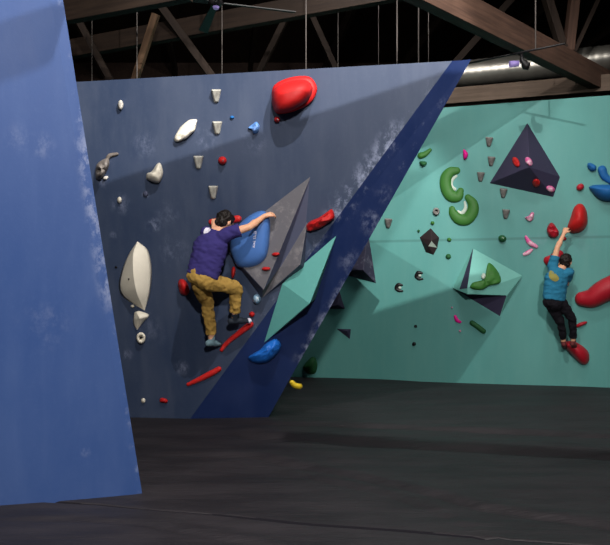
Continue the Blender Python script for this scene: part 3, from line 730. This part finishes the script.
# charcoal angular hold
V4 = [(430.7, 227.8, 0), (439.4, 237.5, 0), (437.6, 247.8, 0), (433.8, 255.3, 0), (425.6, 252.4, 0), (419.4, 237.4, 0), (431.5, 240.5, .16), (428, 246, .12)]
fs4 = [(0, 6, 5), (0, 1, 6), (1, 2, 6), (2, 7, 6), (2, 3, 7), (3, 4, 7), (4, 5, 7), (5, 6, 7), (5, 4, 3, 2, 1, 0)]
o = poly('climbing_hold', BACK, V4, fs4, [M['char'], M['pale']], [0, 0, 0, 1, 0, 0, 0, 0, 0]); H(o, 'charcoal angular hold with a chalky facet on the teal wall')
for x, y, l in ((419.2, 275.6, 'upper black pocket hold on the teal wall'), (399.2, 287.6, 'lower black pocket hold on the teal wall')):
    o = worm('climbing_hold', BACK, [(x+2.5, y-2.5, 1.3), (x-1, y-3, 1.8), (x-3, y+.5, 1.8), (x-.5, y+3, 1.6), (x+3.2, y+3.4, 1.0)], M['black'], 1.3); H(o, l, 'black pocket holds')
    b_ = blob('chalk_patch', BACK, ell(x+.6, y+.2, 1.7, 1.5), .03, M['pale'], parent=o)
o = worm('climbing_hold', BACK, [(455.2, 316.3, 1.5), (457, 320.3, 2), (460.2, 322, 1.4)], M['magenta'], 1.3); H(o, 'curved magenta hold left of the green sausage hold')
o = worm('climbing_hold', BACK, [(472, 323, 2.6), (478, 327, 2.7), (483.4, 331.2, 2.6)], M['green_dark'], 1.4); H(o, 'dark green sausage hold low on the teal wall')
o = blob('climbing_hold', BACK, ell(502.3, 238.6, 4.2, 3.6, 10), .12, M['green_dark'], p=2); H(o, 'round green hold between the wedge holds and the pink holds'); bolt(BACK, 502.8, 238, .115, o, .014, M['pale'])
o = blob('climbing_hold', BACK, [(524.8, 217.5), (528.5, 216), (531.5, 212.3), (534, 213), (533.4, 218.5), (530.8, 221.3), (527.5, 220.8)], .09, M['pink'], lump=.3); H(o, 'chalky pink hold above the pair of pink holds')
o = worm('climbing_hold', BACK, [(526, 237, 1.5), (529.5, 242.5, 2.6), (536.3, 246.6, 1.9)], M['pink'], 1.4); H(o, 'upper of the paired pink holds left of the far climber')
o = worm('climbing_hold', BACK, [(524.3, 254.4, 1.8), (528, 252.6, 2.2), (531.5, 250, 1.6)], M['pink'], 1.4); H(o, 'lower of the paired pink holds left of the far climber')
o = blob('climbing_hold', BACK, [(578.8, 203.6), (583.6, 205.2), (586.8, 212), (587.4, 223), (583, 230.5), (575, 233.2), (569.8, 231.8), (567.3, 227.5), (570.4, 218), (573.8, 208)], .3, M['red'], peak=(579.5, 218), p=2); H(o, 'large red egg-shaped hold gripped by the far climber')
o = blob('climbing_hold', BACK, [(546.8, 228.6), (549.6, 223.4), (553.2, 223.2), (556.8, 228), (559.2, 233), (556.5, 237.3), (551, 237.6), (547.6, 234)], .17, M['crimson'], lump=.3); H(o, 'red dished hold left of the far climber\'s raised hand')
o = blob('climbing_hold', BACK, [(560, 237.5), (564, 236), (566.6, 238.5), (565.4, 240.4), (561, 240.2)], .06, M['crimson']); H(o, 'small red foothold just right of the far climber\'s forearm')
o = blob('climbing_hold', BACK, [(543.7, 262), (544.5, 257.5), (550, 255), (558, 250), (563, 252), (564, 258), (556, 264), (548, 266)], .1, M['crimson']); H(o, 'red hold mostly hidden behind the far climber\'s head and shoulder')
o = blob('climbing_hold', BACK, ell(580.2, 187.2, 4.2, 3.4, -35), .1, M['crimson']); H(o, 'small dark red oval hold above the large red egg-shaped hold')
o = blob('climbing_hold', BACK, [(587.6, 163.6), (591, 163), (596, 166), (595.6, 170.4), (591.6, 171), (587.8, 168)], .11, M['blue_dull'], lump=.3); H(o, 'small blue oval hold, leftmost of the blue holds by the picture edge')
o = worm('climbing_hold', BACK, [(602.2, 170, 4.6), (604.5, 176, 4.2), (611, 181.5, 3)], M['blue_dull'], 1.2); H(o, 'blue comma-shaped hold above the large blue angular hold')
o = blob('climbing_hold', BACK, [(589, 187), (594, 185), (603, 184.6), (613, 185), (623, 189), (622, 196), (613, 201), (603, 200.6), (596, 196.5), (591, 191)], .26, M['blue_dull'], p=2, peak=(607, 190)); H(o, 'large blue angular hold cut by the right picture edge')
o = worm('climbing_hold', BACK, [(582, 299, 7.4), (592, 298, 9.8), (604, 291, 11.5), (618, 285, 12), (634, 278, 10)], M['crimson'], 1.5); H(o, 'huge crimson tube-shaped hold cut by the right picture edge')
o = blob('climbing_hold', BACK, [(575.8, 325.6), (580, 322.5), (586.4, 321.3), (586.8, 323.5), (582, 326), (577.5, 327.6)], .08, M['crimson']); H(o, 'small crimson foothold beside the far climber\'s knees')
o = blob('climbing_hold', BACK, [(563.4, 343.5), (568, 341.3), (575, 341.8), (582, 345.6), (588.4, 352), (589.2, 360), (586, 364.6), (580.4, 363.6), (573, 356.5), (566.5, 349.6)], .24, M['crimson'], peak=(577, 350), p=2); H(o, 'crimson sloping hold under the far climber\'s feet')
o = blob('climbing_hold', BACK, [(303, 367), (307.5, 361), (312, 357), (316, 359), (317.5, 366), (315.5, 373), (310, 374.3), (305, 371.3)], .18, M['green_dark'], peak=(310, 366)); H(o, 'dark green hold at the foot of the teal wall by the mats')
o = blob('climbing_hold', BACK, [(600, 352), (602, 350), (604, 352), (603, 354)], .03, M['green_dark']) if False else None
# teal / dark polyhedron
V5 = [(473, 248, 0), (452, 288, 0), (478, 316.6, 0), (500, 316.8, 0), (522.5, 275.4, .05),    # 0-4 rim
      (467.8, 294.4, .36), (507, 295.6, .13), (459.4, 289.4, .17), (466.8, 288.4, .31)]        # 5 prow, 6 lower right, 7,8 dark spike foot
fs5 = [(0, 1, 7), (0, 7, 8), (7, 5, 8), (1, 5, 7), (0, 8, 5), (0, 5, 4), (5, 6, 4), (1, 6, 5), (1, 3, 6), (1, 2, 3), (6, 3, 4), (4, 3, 2, 1, 0)]
V5.append((1, 1, 0)); V5.pop()
tag(poly('wall_volume', BACK, V5, fs5, [M['tealvol2'], M['darkvol']], [0, 1, 0, 0, 0, 0, 0, 0, 1, 0, 0, 0]), 'teal faceted prow volume with dark indigo facets on the teal wall', 'climbing volume')
hv5 = lambda x, y: vol_h(V5, fs5, x, y)
o = blob('climbing_hold', BACK, [(470, 287), (473, 282.5), (481, 281), (485, 277), (487.5, 264.5), (491, 263.6), (497, 270), (501, 278.5), (499, 283.5), (489, 286), (483, 289.5), (474, 289.5)], .1, M['green'], h0=hv5, p=2.6, lump=.3)
H(o, 'green boomerang-shaped hold on the teal prow volume')
p_ = blob('chalk_patch', BACK, ell(483.5, 276, 2.2, 3, 15), .03, M['pale'], h0=lambda x, y: hv5(x, y)+.07, parent=o)
for V6, l, m in (([(368.2, 231, 0), (334, 272, 0), (376.3, 283.5, 0), (363, 270, .26)], 'scuffed dark pyramid volume beside the edge of the deep blue return', 'darkvol_chalk'),
              ([(339.6, 290.5, 0), (322, 309, 0), (345, 309, 0), (338, 305, .14)], 'dark triangular volume partly behind the deep blue return', 'darkvol'),
              ([(336, 328.6, 0), (350, 339.6, 0), (351.2, 329, 0), (347, 331, .09)], 'small dark triangular volume low on the teal wall', 'darkvol')):
    tag(poly('wall_volume', BACK, V6, [(0, 1, 3), (1, 2, 3), (2, 0, 3), (2, 1, 0)], M[m]), l, 'climbing volume')

# ------------------------------------------------------------------ people
class Clay:
    """collects overlapping rounded pieces; build() fuses them into one continuous skin"""
    def __init__(s): s.v = []; s.f = []
    def add(s, vs, fs):
        k = len(s.v); s.v += vs; s.f += [tuple(i+k for i in f) for f in fs]
    def cap(s, a, b, ra, rb, side=None, fa=1.0, fb=None, flat=(False, False), seg=18):
        """tapered limb; side/f: widen along `side` by factor f (elliptical section)"""
        a, b = Vector(a), Vector(b); d = b-a; L = d.length; d /= L
        if side is None: u, w = frame_of(d)
        else:
            w = Vector(side); w = (w-d*w.dot(d)).normalized(); u = d.cross(w).normalized()
        fb = fa if fb is None else fb
        rings = []
        if flat[0]: rings.append((0, ra, fa))
        else:
            for k in range(5, 0, -1): th = k/5*math.pi/2*.98; rings.append((-ra*math.sin(th), ra*math.cos(th), fa))
        for k in range(7): t = k/6; rings.append((t*L, ra+(rb-ra)*t, fa+(fb-fa)*t))
        if flat[1]: rings.append((L, rb, fb))
        else:
            for k in range(1, 6): th = k/5*math.pi/2*.98; rings.append((L+rb*math.sin(th), rb*math.cos(th), fb))
        vs, fs = [], []
        for (x, r, f) in rings:
            for k in range(seg):
                an = 2*math.pi*k/seg; vs.append(a+d*x+u*r*math.cos(an)+w*r*f*math.sin(an))
        n = len(rings)
        for i in range(n-1):
            for k in range(seg): fs.append((i*seg+k, i*seg+(k+1) % seg, (i+1)*seg+(k+1) % seg, (i+1)*seg+k))
        fs += [tuple(range(seg))[::-1], tuple(range((n-1)*seg, n*seg))]
        s.add(vs, fs); return s
    def ell(s, c, ax, ay, az, rx, ry, rz):
        vs, fs = [], []; N, K = 18, 12
        c = Vector(c)
        for i in range(1, K):
            th = math.pi*i/K
            for k in range(N):
                ph = 2*math.pi*k/N
                vs.append(c+ax*rx*math.sin(th)*math.cos(ph)+ay*ry*math.sin(th)*math.sin(ph)+az*rz*math.cos(th))
        for i in range(K-2):
            for k in range(N): fs.append((i*N+k, i*N+(k+1) % N, (i+1)*N+(k+1) % N, (i+1)*N+k))
        vs += [c+az*rz, c-az*rz]
        for k in range(N): fs.append((len(vs)-2, (k+1) % N, k)); fs.append((len(vs)-1, (K-2)*N+k, (K-2)*N+(k+1) % N))
        s.add(vs, fs); return s
    def build(s, name, mat, parent, voxel=.007, smooth=3, wr=0, ws=14, dirv=None):
        c = parent.location.copy()
        me = bpy.data.meshes.new(name); me.from_pydata([tuple(v-c) for v in s.v], [], s.f)
        bm = bmesh.new(); bm.from_mesh(me); bmesh.ops.recalc_face_normals(bm, faces=bm.faces); bm.to_mesh(me); bm.free()
        o = bpy.data.objects.new(name, me); COL.objects.link(o)
        r = o.modifiers.new('r', 'REMESH'); r.mode = 'VOXEL'; r.voxel_size = voxel; r.use_smooth_shade = True
        q = o.modifiers.new('s', 'SMOOTH'); q.factor = .5; q.iterations = smooth
        bpy.context.view_layer.update()
        m2 = bpy.data.meshes.new_from_object(o.evaluated_get(bpy.context.evaluated_depsgraph_get()))
        o.modifiers.clear(); o.data = m2; m2.name = name; m2.materials.clear(); m2.materials.append(mat)
        if wr:
            for v in m2.vertices:
                p = v.co*ws
                if dirv is not None: p = p+dirv*(p.dot(dirv)*1.2)
                n = noise.noise(p+Vector((3, 5, 7)))+.5*noise.noise(p*2.1)
                v.co += v.normal*wr*n
        m2.polygons.foreach_set('use_smooth', [True]*len(m2.polygons))
        o.parent = parent
        return o

def hand(C, wrist, d, g, thumb, s=1.0, curl=.9):
    """palm along d, fingers curling towards g, thumb on side `thumb`"""
    d = d.normalized(); g = (g-d*g.dot(d)).normalized(); t = d.cross(g).normalized()
    if t.dot(thumb) < 0: t = -t
    palm = wrist+d*.05*s
    C.cap(wrist, palm+d*.02*s, .026*s, .024*s, side=t, fa=1.15, fb=1.5)
    for i, (o, L) in enumerate(((.034, .072), (.012, .08), (-.011, .075), (-.033, .06))):
        b = wrist+d*.075*s+t*o*s
        a1 = curl*.45; p1 = b+(d*math.cos(a1)+g*math.sin(a1))*L*.42*s
        a2 = curl*1.15; p2 = p1+(d*math.cos(a2)+g*math.sin(a2))*L*.34*s
        a3 = curl*1.7; p3 = p2+(d*math.cos(a3)+g*math.sin(a3))*L*.24*s
        C.cap(b-d*.02*s, p1, .0105*s, .0095*s, seg=10); C.cap(p1, p2, .0095*s, .0088*s, seg=10); C.cap(p2, p3, .0088*s, .0075*s, seg=10)
    b = wrist+d*.025*s+t*.024*s; p1 = b+(d*.55+t*.75+g*.3).normalized()*.042*s; p2 = p1+(d*.8+t*.2+g*.55).normalized()*.034*s
    C.cap(b, p1, .014*s, .012*s, seg=10); C.cap(p1, p2, .011*s, .009*s, seg=10)

def head(C, c, f, u, s=1.0):
    """skull and face; c centre, f face direction, u crown direction"""
    f = f.normalized(); u = (u-f*u.dot(f)).normalized(); r = f.cross(u)
    C.ell(c+u*.015*s-f*.012*s, r, f, u, .074*s, .094*s, .098*s)      # cranium
    C.ell(c-u*.05*s+f*.03*s, r, f, u, .056*s, .06*s, .068*s)        # jaw
    C.ell(c-u*.1*s+f*.055*s, r, f, u, .024*s, .024*s, .02*s)         # chin
    C.cap(c+u*.015*s+f*.082*s, c-u*.025*s+f*.102*s, .010*s, .015*s)  # nose
    C.ell(c-u*.062*s+f*.086*s, r, f, u, .024*s, .010*s, .008*s)      # mouth
    C.ell(c+u*.03*s+f*.078*s, r, f, u, .05*s, .014*s, .01*s)         # brow
    for k in (-1, 1):
        C.ell(c-u*.008*s+r*.076*s*k-f*.008*s, r, f, u, .011*s, .02*s, .032*s)  # ears
    return r

def foot(C, ankle, d, up, L=.26, w=.045, s=1.0):
    d = d.normalized(); up = (up-d*up.dot(d)).normalized(); side = d.cross(up)
    heel = ankle-up*.055-d*.045; toe = heel+d*(L-.05)
    C.cap(heel, heel+d*L*.45+up*.004, .036*s, .038*s, side=side, fa=.95, fb=1.15)
    C.cap(heel+d*L*.45, toe-up*.006, .038*s, .022*s, side=side, fa=1.15, fb=1.6)
    C.cap(ankle+up*.02, heel+d*.05+up*.01, .042*s, .038*s)

def climber(name, label, J, f_dir, u_dir, chest_side, hip_side, mats, shoes, s=1.0, grips=None, printed=None, pants_r=1.0, hairlen=0):
    root = bpy.data.objects.new(name, None); root.location = J['pelvis']; COL.objects.link(root)
    tag(root, label, 'person')
    B = Clay()
    ch, pe, nk, hd = J['chest'], J['pelvis'], J['neck'], J['head']
    B.cap(pe+(ch-pe)*.1, ch, .098*s, .112*s, side=chest_side, fa=1.45, fb=1.45)
    B.cap(ch, nk-(nk-ch)*.25, .095*s, .06*s, side=chest_side, fa=1.6, fb=1.3)
    B.cap(nk-(nk-ch)*.25, hd-u_dir*.03, .062*s, .055*s)
    r = head(B, hd, f_dir, u_dir, s)
    for k in 'LR':
        sh, el, wr = J['sh'+k], J['el'+k], J['wr'+k]
        B.cap(sh, el, .052*s, .038*s); B.cap(el, wr, .04*s, .026*s)
        B.cap(el, el.lerp(wr, .35), .036*s, .042*s)
        d, g, th = grips[k]; hand(B, wr, d, g, th, s)
        hp, kn, an = J['hp'+k], J['kn'+k], J['an'+k]
        B.cap(hp, kn, .083*s*pants_r, .054*s*pants_r); B.cap(kn, an, .054*s*pants_r, .037*s); B.cap(kn, kn.lerp(an, .4), .048*s*pants_r, .054*s*pants_r)
        B.ell(an, Vector((1, 0, 0)), Vector((0, 1, 0)), Vector((0, 0, 1)), .04*s, .04*s, .04*s)
    B.build('body', M['skin'], root, voxel=.0065, smooth=2)
    # eyes
    f = f_dir.normalized(); u = (u_dir-f*u_dir.dot(f)).normalized()
    for k in (-1, 1):
        E = Clay(); E.ell(hd+u*.008*s+r*.03*s*k+f*.078*s, r, f, u, .013*s, .011*s, .009*s); E.build('eye', M['black'], root, voxel=.0035, smooth=1)
    # hair
    Hh = Clay()
    Hh.ell(hd+u*.032*s-f*.022*s, r, f, u, .086*s, .1*s, .094*s); Hh.ell(hd-u*.02*s-f*.05*s, r, f, u, .074*s, .06*s, (.075+hairlen)*s)
    Hh.ell(hd+u*.08*s+f*.03*s, r, f, u, .065*s, .062*s, .04*s)
    Hh.build('hair', M['hair'], root, voxel=.007, smooth=1, wr=.014, ws=42)
    # shirt
    S = Clay(); dn = (pe-ch).normalized(); hem = pe+dn*J.get('hem', -.02)
    S.cap(hem, ch, .125*s, .132*s, side=chest_side, fa=1.42, fb=1.42, flat=(True, False))
    S.cap(ch, nk-(nk-ch)*.2, .115*s, .068*s, side=chest_side, fa=1.6, fb=1.2, flat=(False, True))
    for k in 'LR':
        sh, el = J['sh'+k], J['el'+k]
        S.cap(sh+(ch-sh)*.3, sh, .08*s, .074*s); q = sh.lerp(el, .55); S.cap(sh, q, .072*s, .07*s, flat=(False, True))
    S.build('shirt', mats[0], root, voxel=.0085, smooth=3, wr=.011, ws=9, dirv=dn)
    if printed: printed(root, S)
    # trousers
    T = Clay(); wst = pe-dn*.05
    T.cap(wst, pe+dn*.04, .113*s, .128*s, side=hip_side, fa=1.38, fb=1.3, flat=(True, False))
    for k in 'LR':
        hp, kn, an = J['hp'+k], J['kn'+k], J['an'+k]; cuff = kn.lerp(an, .86)
        T.cap(hp, kn, .105*s*pants_r, .078*s*pants_r); T.cap(kn, cuff, .076*s*pants_r, .062*s*pants_r, flat=(False, True))
        T.cap(pe+dn*.02, hp, .11*s, .105*s*pants_r)
    T.build('trousers', mats[1], root, voxel=.0085, smooth=2, wr=.02, ws=13)
    for k, sm, d in shoes:
        W = Clay(); foot(W, J['an'+k], d, (J['kn'+k]-J['an'+k]).normalized(), s=s)
        so = W.build('shoe', sm, root, voxel=.006, smooth=2)
        so['label'] = 'snug climbing shoe'
        tp = Clay(); an = J['an'+k]; up = (J['kn'+k]-an).normalized(); dd = d.normalized(); up = (up-dd*up.dot(dd)).normalized()
        h0 = an-up*.055-dd*.045+dd*.205-up*.006
        tp.ell(h0, dd.cross(up), dd, up, .038*s, .034*s, .029*s); c = tp.build('toe_cap', M['print_white'] if sm is M['shoe_dark'] else M['black_metal'], so if False else root, voxel=.006, smooth=1)
    return root

# ---- climber on the slate wall (seen from behind, turned to his right)
n = MID.n
J = dict(pelvis=MID.at(203.5, 273, .50), chest=MID.at(211, 246, .44), neck=MID.at(218.5, 227.5, .36), head=MID.at(225, 222.5, .31),
         shL=MID.at(206.5, 233.5, .36), elL=MID.at(214, 240, .14), wrL=MID.at(214, 227.5, .16),
         shR=MID.at(227.5, 234, .42), elR=MID.at(249.5, 227, .36), wrR=MID.at(264.5, 216, .2),
         hpL=MID.at(199.5, 283, .46), knL=MID.at(207.5, 303, .24), anL=MID.at(211.5, 338.5, .15),
         hpR=MID.at(208, 281.5, .52), knR=MID.at(236.3, 288, .26), anR=MID.at(234.8, 316.5, .2), hem=.035)
rt = Vector((1, -.15, 0)).normalized()
def logo(root, S):
    c = MID.at(207, 230.5, .5)
    # small white patch lying on the shirt between the shoulders
    sh = [o for o in COL.objects if o.parent == root and o.name.startswith('shirt')][0]
    drape(sh, [(203.4, 233), (205.2, 228.2), (208.6, 227.9), (210.8, 229.8), (207.8, 232.6), (205.6, 233.4)], M['print_white'], 'shirt_print', 'white shield-shaped print')
def drape(par, pts, mat, name, label, d=.003):
    from mathutils.bvhtree import BVHTree
    wm = par.location + (par.parent.location if par.parent else Vector())
    bv = BVHTree.FromPolygons([v.co+wm for v in par.data.vertices], [tuple(p.vertices) for p in par.data.polygons])
    ol = smooth_loop(pts, 3); c = sum(ol, Vector((0, 0)))/len(ol); vs, fs = [], []; n_ = len(ol); R = [1, .75, .5, .25, .02]
    for s in R:
        for q in ol:
            w = c+(q-c)*s; h = bv.ray_cast(CAMP, ray(w.x, w.y).normalized())
            if h[0] is None: return
            vs.append(h[0]-ray(w.x, w.y).normalized()*d)
    for i in range(len(R)-1):
        for k in range(n_): fs.append((i*n_+k, i*n_+(k+1) % n_, (i+1)*n_+(k+1) % n_, (i+1)*n_+k))
    cc = sum(vs, Vector())/len(vs)
    me = bpy.data.meshes.new(name); me.from_pydata([tuple(v-wm) for v in vs], [], fs); me.materials.append(mat)
    o = bpy.data.objects.new(name, me); COL.objects.link(o); o.parent = par; o['label'] = label
    sm = o.modifiers.new('t', 'SOLIDIFY'); sm.thickness = .003; sm.offset = 0
    return o
hold_dir = (MID.at(268, 213, .1)-J['wrR'])
climber('person', 'climber in navy t-shirt and khaki trousers reaching right across the slate wall', J, Vector((.5, .62, -.45)), Vector((.25, .2, .9)), rt, Vector((1, -.1, 0)),
        (M['navy_shirt'], M['khaki']), [('L', M['shoe_teal'], Vector((.35, .6, -.05))), ('R', M['shoe_dark'], Vector((.95, .3, .05)))],
        grips={'R': (Vector((.85, .25, .28)), Vector((.2, .6, -.7)), Vector((0, -.3, 1))), 'L': (Vector((.1, .35, .9)), Vector((0, 1, -.3)), Vector((1, 0, 0)))}, printed=logo, pants_r=.92)

# ---- climber on the teal wall
n = BACK.n
J = dict(pelvis=BACK.at(554, 300, .52), chest=BACK.at(556.5, 279, .5), neck=BACK.at(561.5, 267, .42), head=BACK.at(566, 261.8, .36),
         shR=BACK.at(569, 272.5, .42), elR=BACK.at(566, 284, .2), wrR=BACK.at(560.5, 268, .16),
         shL=BACK.at(552.5, 266, .46), elL=BACK.at(557.2, 248, .42), wrL=BACK.at(564, 233.5, .34),
         hpL=BACK.at(551.5, 305, .48), knL=BACK.at(560.5, 322, .42), anL=BACK.at(563.5, 341.5, .3),
         hpR=BACK.at(562, 304, .48), knR=BACK.at(572.5, 319, .42), anR=BACK.at(573.2, 341, .3), hem=.0)
def print2(root, S):
    sh = [o for o in COL.objects if o.parent == root and o.name.startswith('shirt')][0]
    drape(sh, [(549.3, 271), (552, 271), (557.5, 275.5), (559, 279), (556, 281.5), (551.5, 280), (548.8, 276)], M['print_yellow'], 'shirt_print', 'faded yellow print')
climber('person', 'climber in blue t-shirt and black trousers hanging from the large red egg-shaped hold', J, Vector((.55, .7, .15)), Vector((.15, .1, 1)), Vector((1, .25, 0)).normalized(), Vector((1, .2, 0)),
        (M['teal_shirt'], M['black_cloth']), [('L', M['shoe_red'], Vector((.35, .8, -.25))), ('R', M['shoe_red'], Vector((.5, .8, -.25)))],
        grips={'L': (Vector((.4, .25, .85)), Vector((.6, .8, -.2)), Vector((1, 0, 0))), 'R': (Vector((-.2, .5, .8)), Vector((0, 1, -.2)), Vector((-1, 0, 0)))}, printed=print2, pants_r=.8)
for o in COL.objects:
    if o.name.startswith('person') and o.get('category') == 'person': pass

# ------------------------------------------------------------------ light
def spot(loc, aim, power, size=100, blend=.5, rad=.08, col=(1, .965, .92), name='unseen_lamp'):
    l = bpy.data.lights.new(name, 'SPOT'); l.energy = power; l.spot_size = math.radians(size); l.spot_blend = blend; l.shadow_soft_size = rad; l.color = col
    o = bpy.data.objects.new(name, l); COL.objects.link(o); o.location = loc
    o.rotation_euler = (Vector(aim)-Vector(loc)).to_track_quat('-Z', 'Y').to_euler(); return o
K1 = spot((.35, 3.4, 6.5), (-.4, 8, 1.3), 820, 120, .35, .018)
spot((.9, -3, 4.9), (-.2, 8, 1.8), 2250, 56, .6, .2)
# upper band lamp, its lower rays cut by an unseen tie added in front of it
L2 = Vector((2.3, 1.0, 7.3))
spot(L2, (0, 7.6, 3.3), 3300, 42, .25, .01, name='unseen_lamp')
P1, P2 = MID.at(95, 186), MID.at(455, 68)
fr = .30
a, b = L2.lerp(P1, fr), L2.lerp(P2, fr); dd = (b-a); a -= dd*.15; b += dd*1.6
nrm = (P2-P1).cross(L2-P1).normalized()
if nrm.z < 0: nrm = -nrm
rbeam(a-nrm*.55, b-nrm*.55, .12, 1.1, M['wood_dark'], 'unseen deep timber tie added to cut the lower rays of a lamp', up=nrm, bev=0)
# the main lamp also lights the near panel; an unseen tie is placed to throw its dark band
K1L = Vector((.35, 3.4, 6.5))
Q1, Q2, Q3 = NEAR.at(0, 22), NEAR.at(60, 2), NEAR.at(0, 76)
fr = .6
a, b, c = K1L.lerp(Q1, fr), K1L.lerp(Q2, fr), K1L.lerp(Q3, fr); dd = (b-a)
nrm = dd.cross(K1L-a).normalized()
if nrm.z < 0: nrm = -nrm
th = abs((c-a).dot(nrm))
rbeam(a-dd*2-nrm*th/2, b+dd*.08-nrm*th/2, .05, th, M['wood_dark'], 'unseen timber tie placed to throw the dark band on the bright blue panel', up=nrm, bev=0)
g1_, g2_ = ground(285, 437), ground(640, 459)  # unseen tie added to cast a shadow line on the mats
a, b = K1L.lerp(g1_, .28), K1L.lerp(g2_, .28)
rbeam(a, b+(b-a)*.3, .06, .06, M['wood_dark'], 'unseen slim timber tie added to shade a line across the mats', bev=0)
spot((-2.4, 1.6, 6.8), (-2.6, 4.9, 2.2), 90, 54, .35, .1)
# far wall
spot((2.4, 7.0, 7.2), (2.2, 11.5, 2.2), 250, 100, .6, .35, (1, .97, .94))
spot((1.0, 9.7, 7.3), (.9, 12, 1.4), 260, 110,   .6, .4, (1, .97, .94))  # added fill, brightens the lower left of the teal wall
spot((6.2, 7.0, 6.8), (4.2, 10.9, 1.6), 130, 80, .6, .12, (1, .97, .94))
# added fill for the mats and walls, from unseen high disks
for x, y, e, sz in ((-4, -2, 150, .8), (3.0, 1.5, 120, 1.6)):
    l = bpy.data.lights.new('unseen_lamp', 'AREA'); l.energy = e; l.shape = 'DISK'; l.size = sz; l.color = (1, .97, .93)
    o = bpy.data.objects.new('unseen_lamp', l); COL.objects.link(o); o.location = (x, y, 6.9)
    o.rotation_euler = (Vector((0, 8, 1.5) if x > 0 else (-1, 4, 0))-o.location).to_track_quat('-Z', 'Y').to_euler()
w = bpy.data.worlds.new('World'); sc.world = w; w.use_nodes = True
bg = w.node_tree.nodes['Background']; bg.inputs[0].default_value = (.5, .6, .8, 1); bg.inputs[1].default_value = .08

# ------------------------------------------------------------------ camera
cam = bpy.data.cameras.new('camera'); cam.sensor_fit = 'HORIZONTAL'; cam.sensor_width = 36; cam.lens = 36*F/610; cam.shift_y = (HY-272.5)/610
co = bpy.data.objects.new('camera', cam); COL.objects.link(co); co.location = CAMP; co.rotation_euler = (math.pi/2, 0, 0)
sc.camera = co
sc.view_settings.view_transform = 'Standard'; sc.view_settings.look = 'None'; sc.view_settings.gamma = 1; sc.view_settings.use_curve_mapping = False
sc.view_settings.exposure = .2
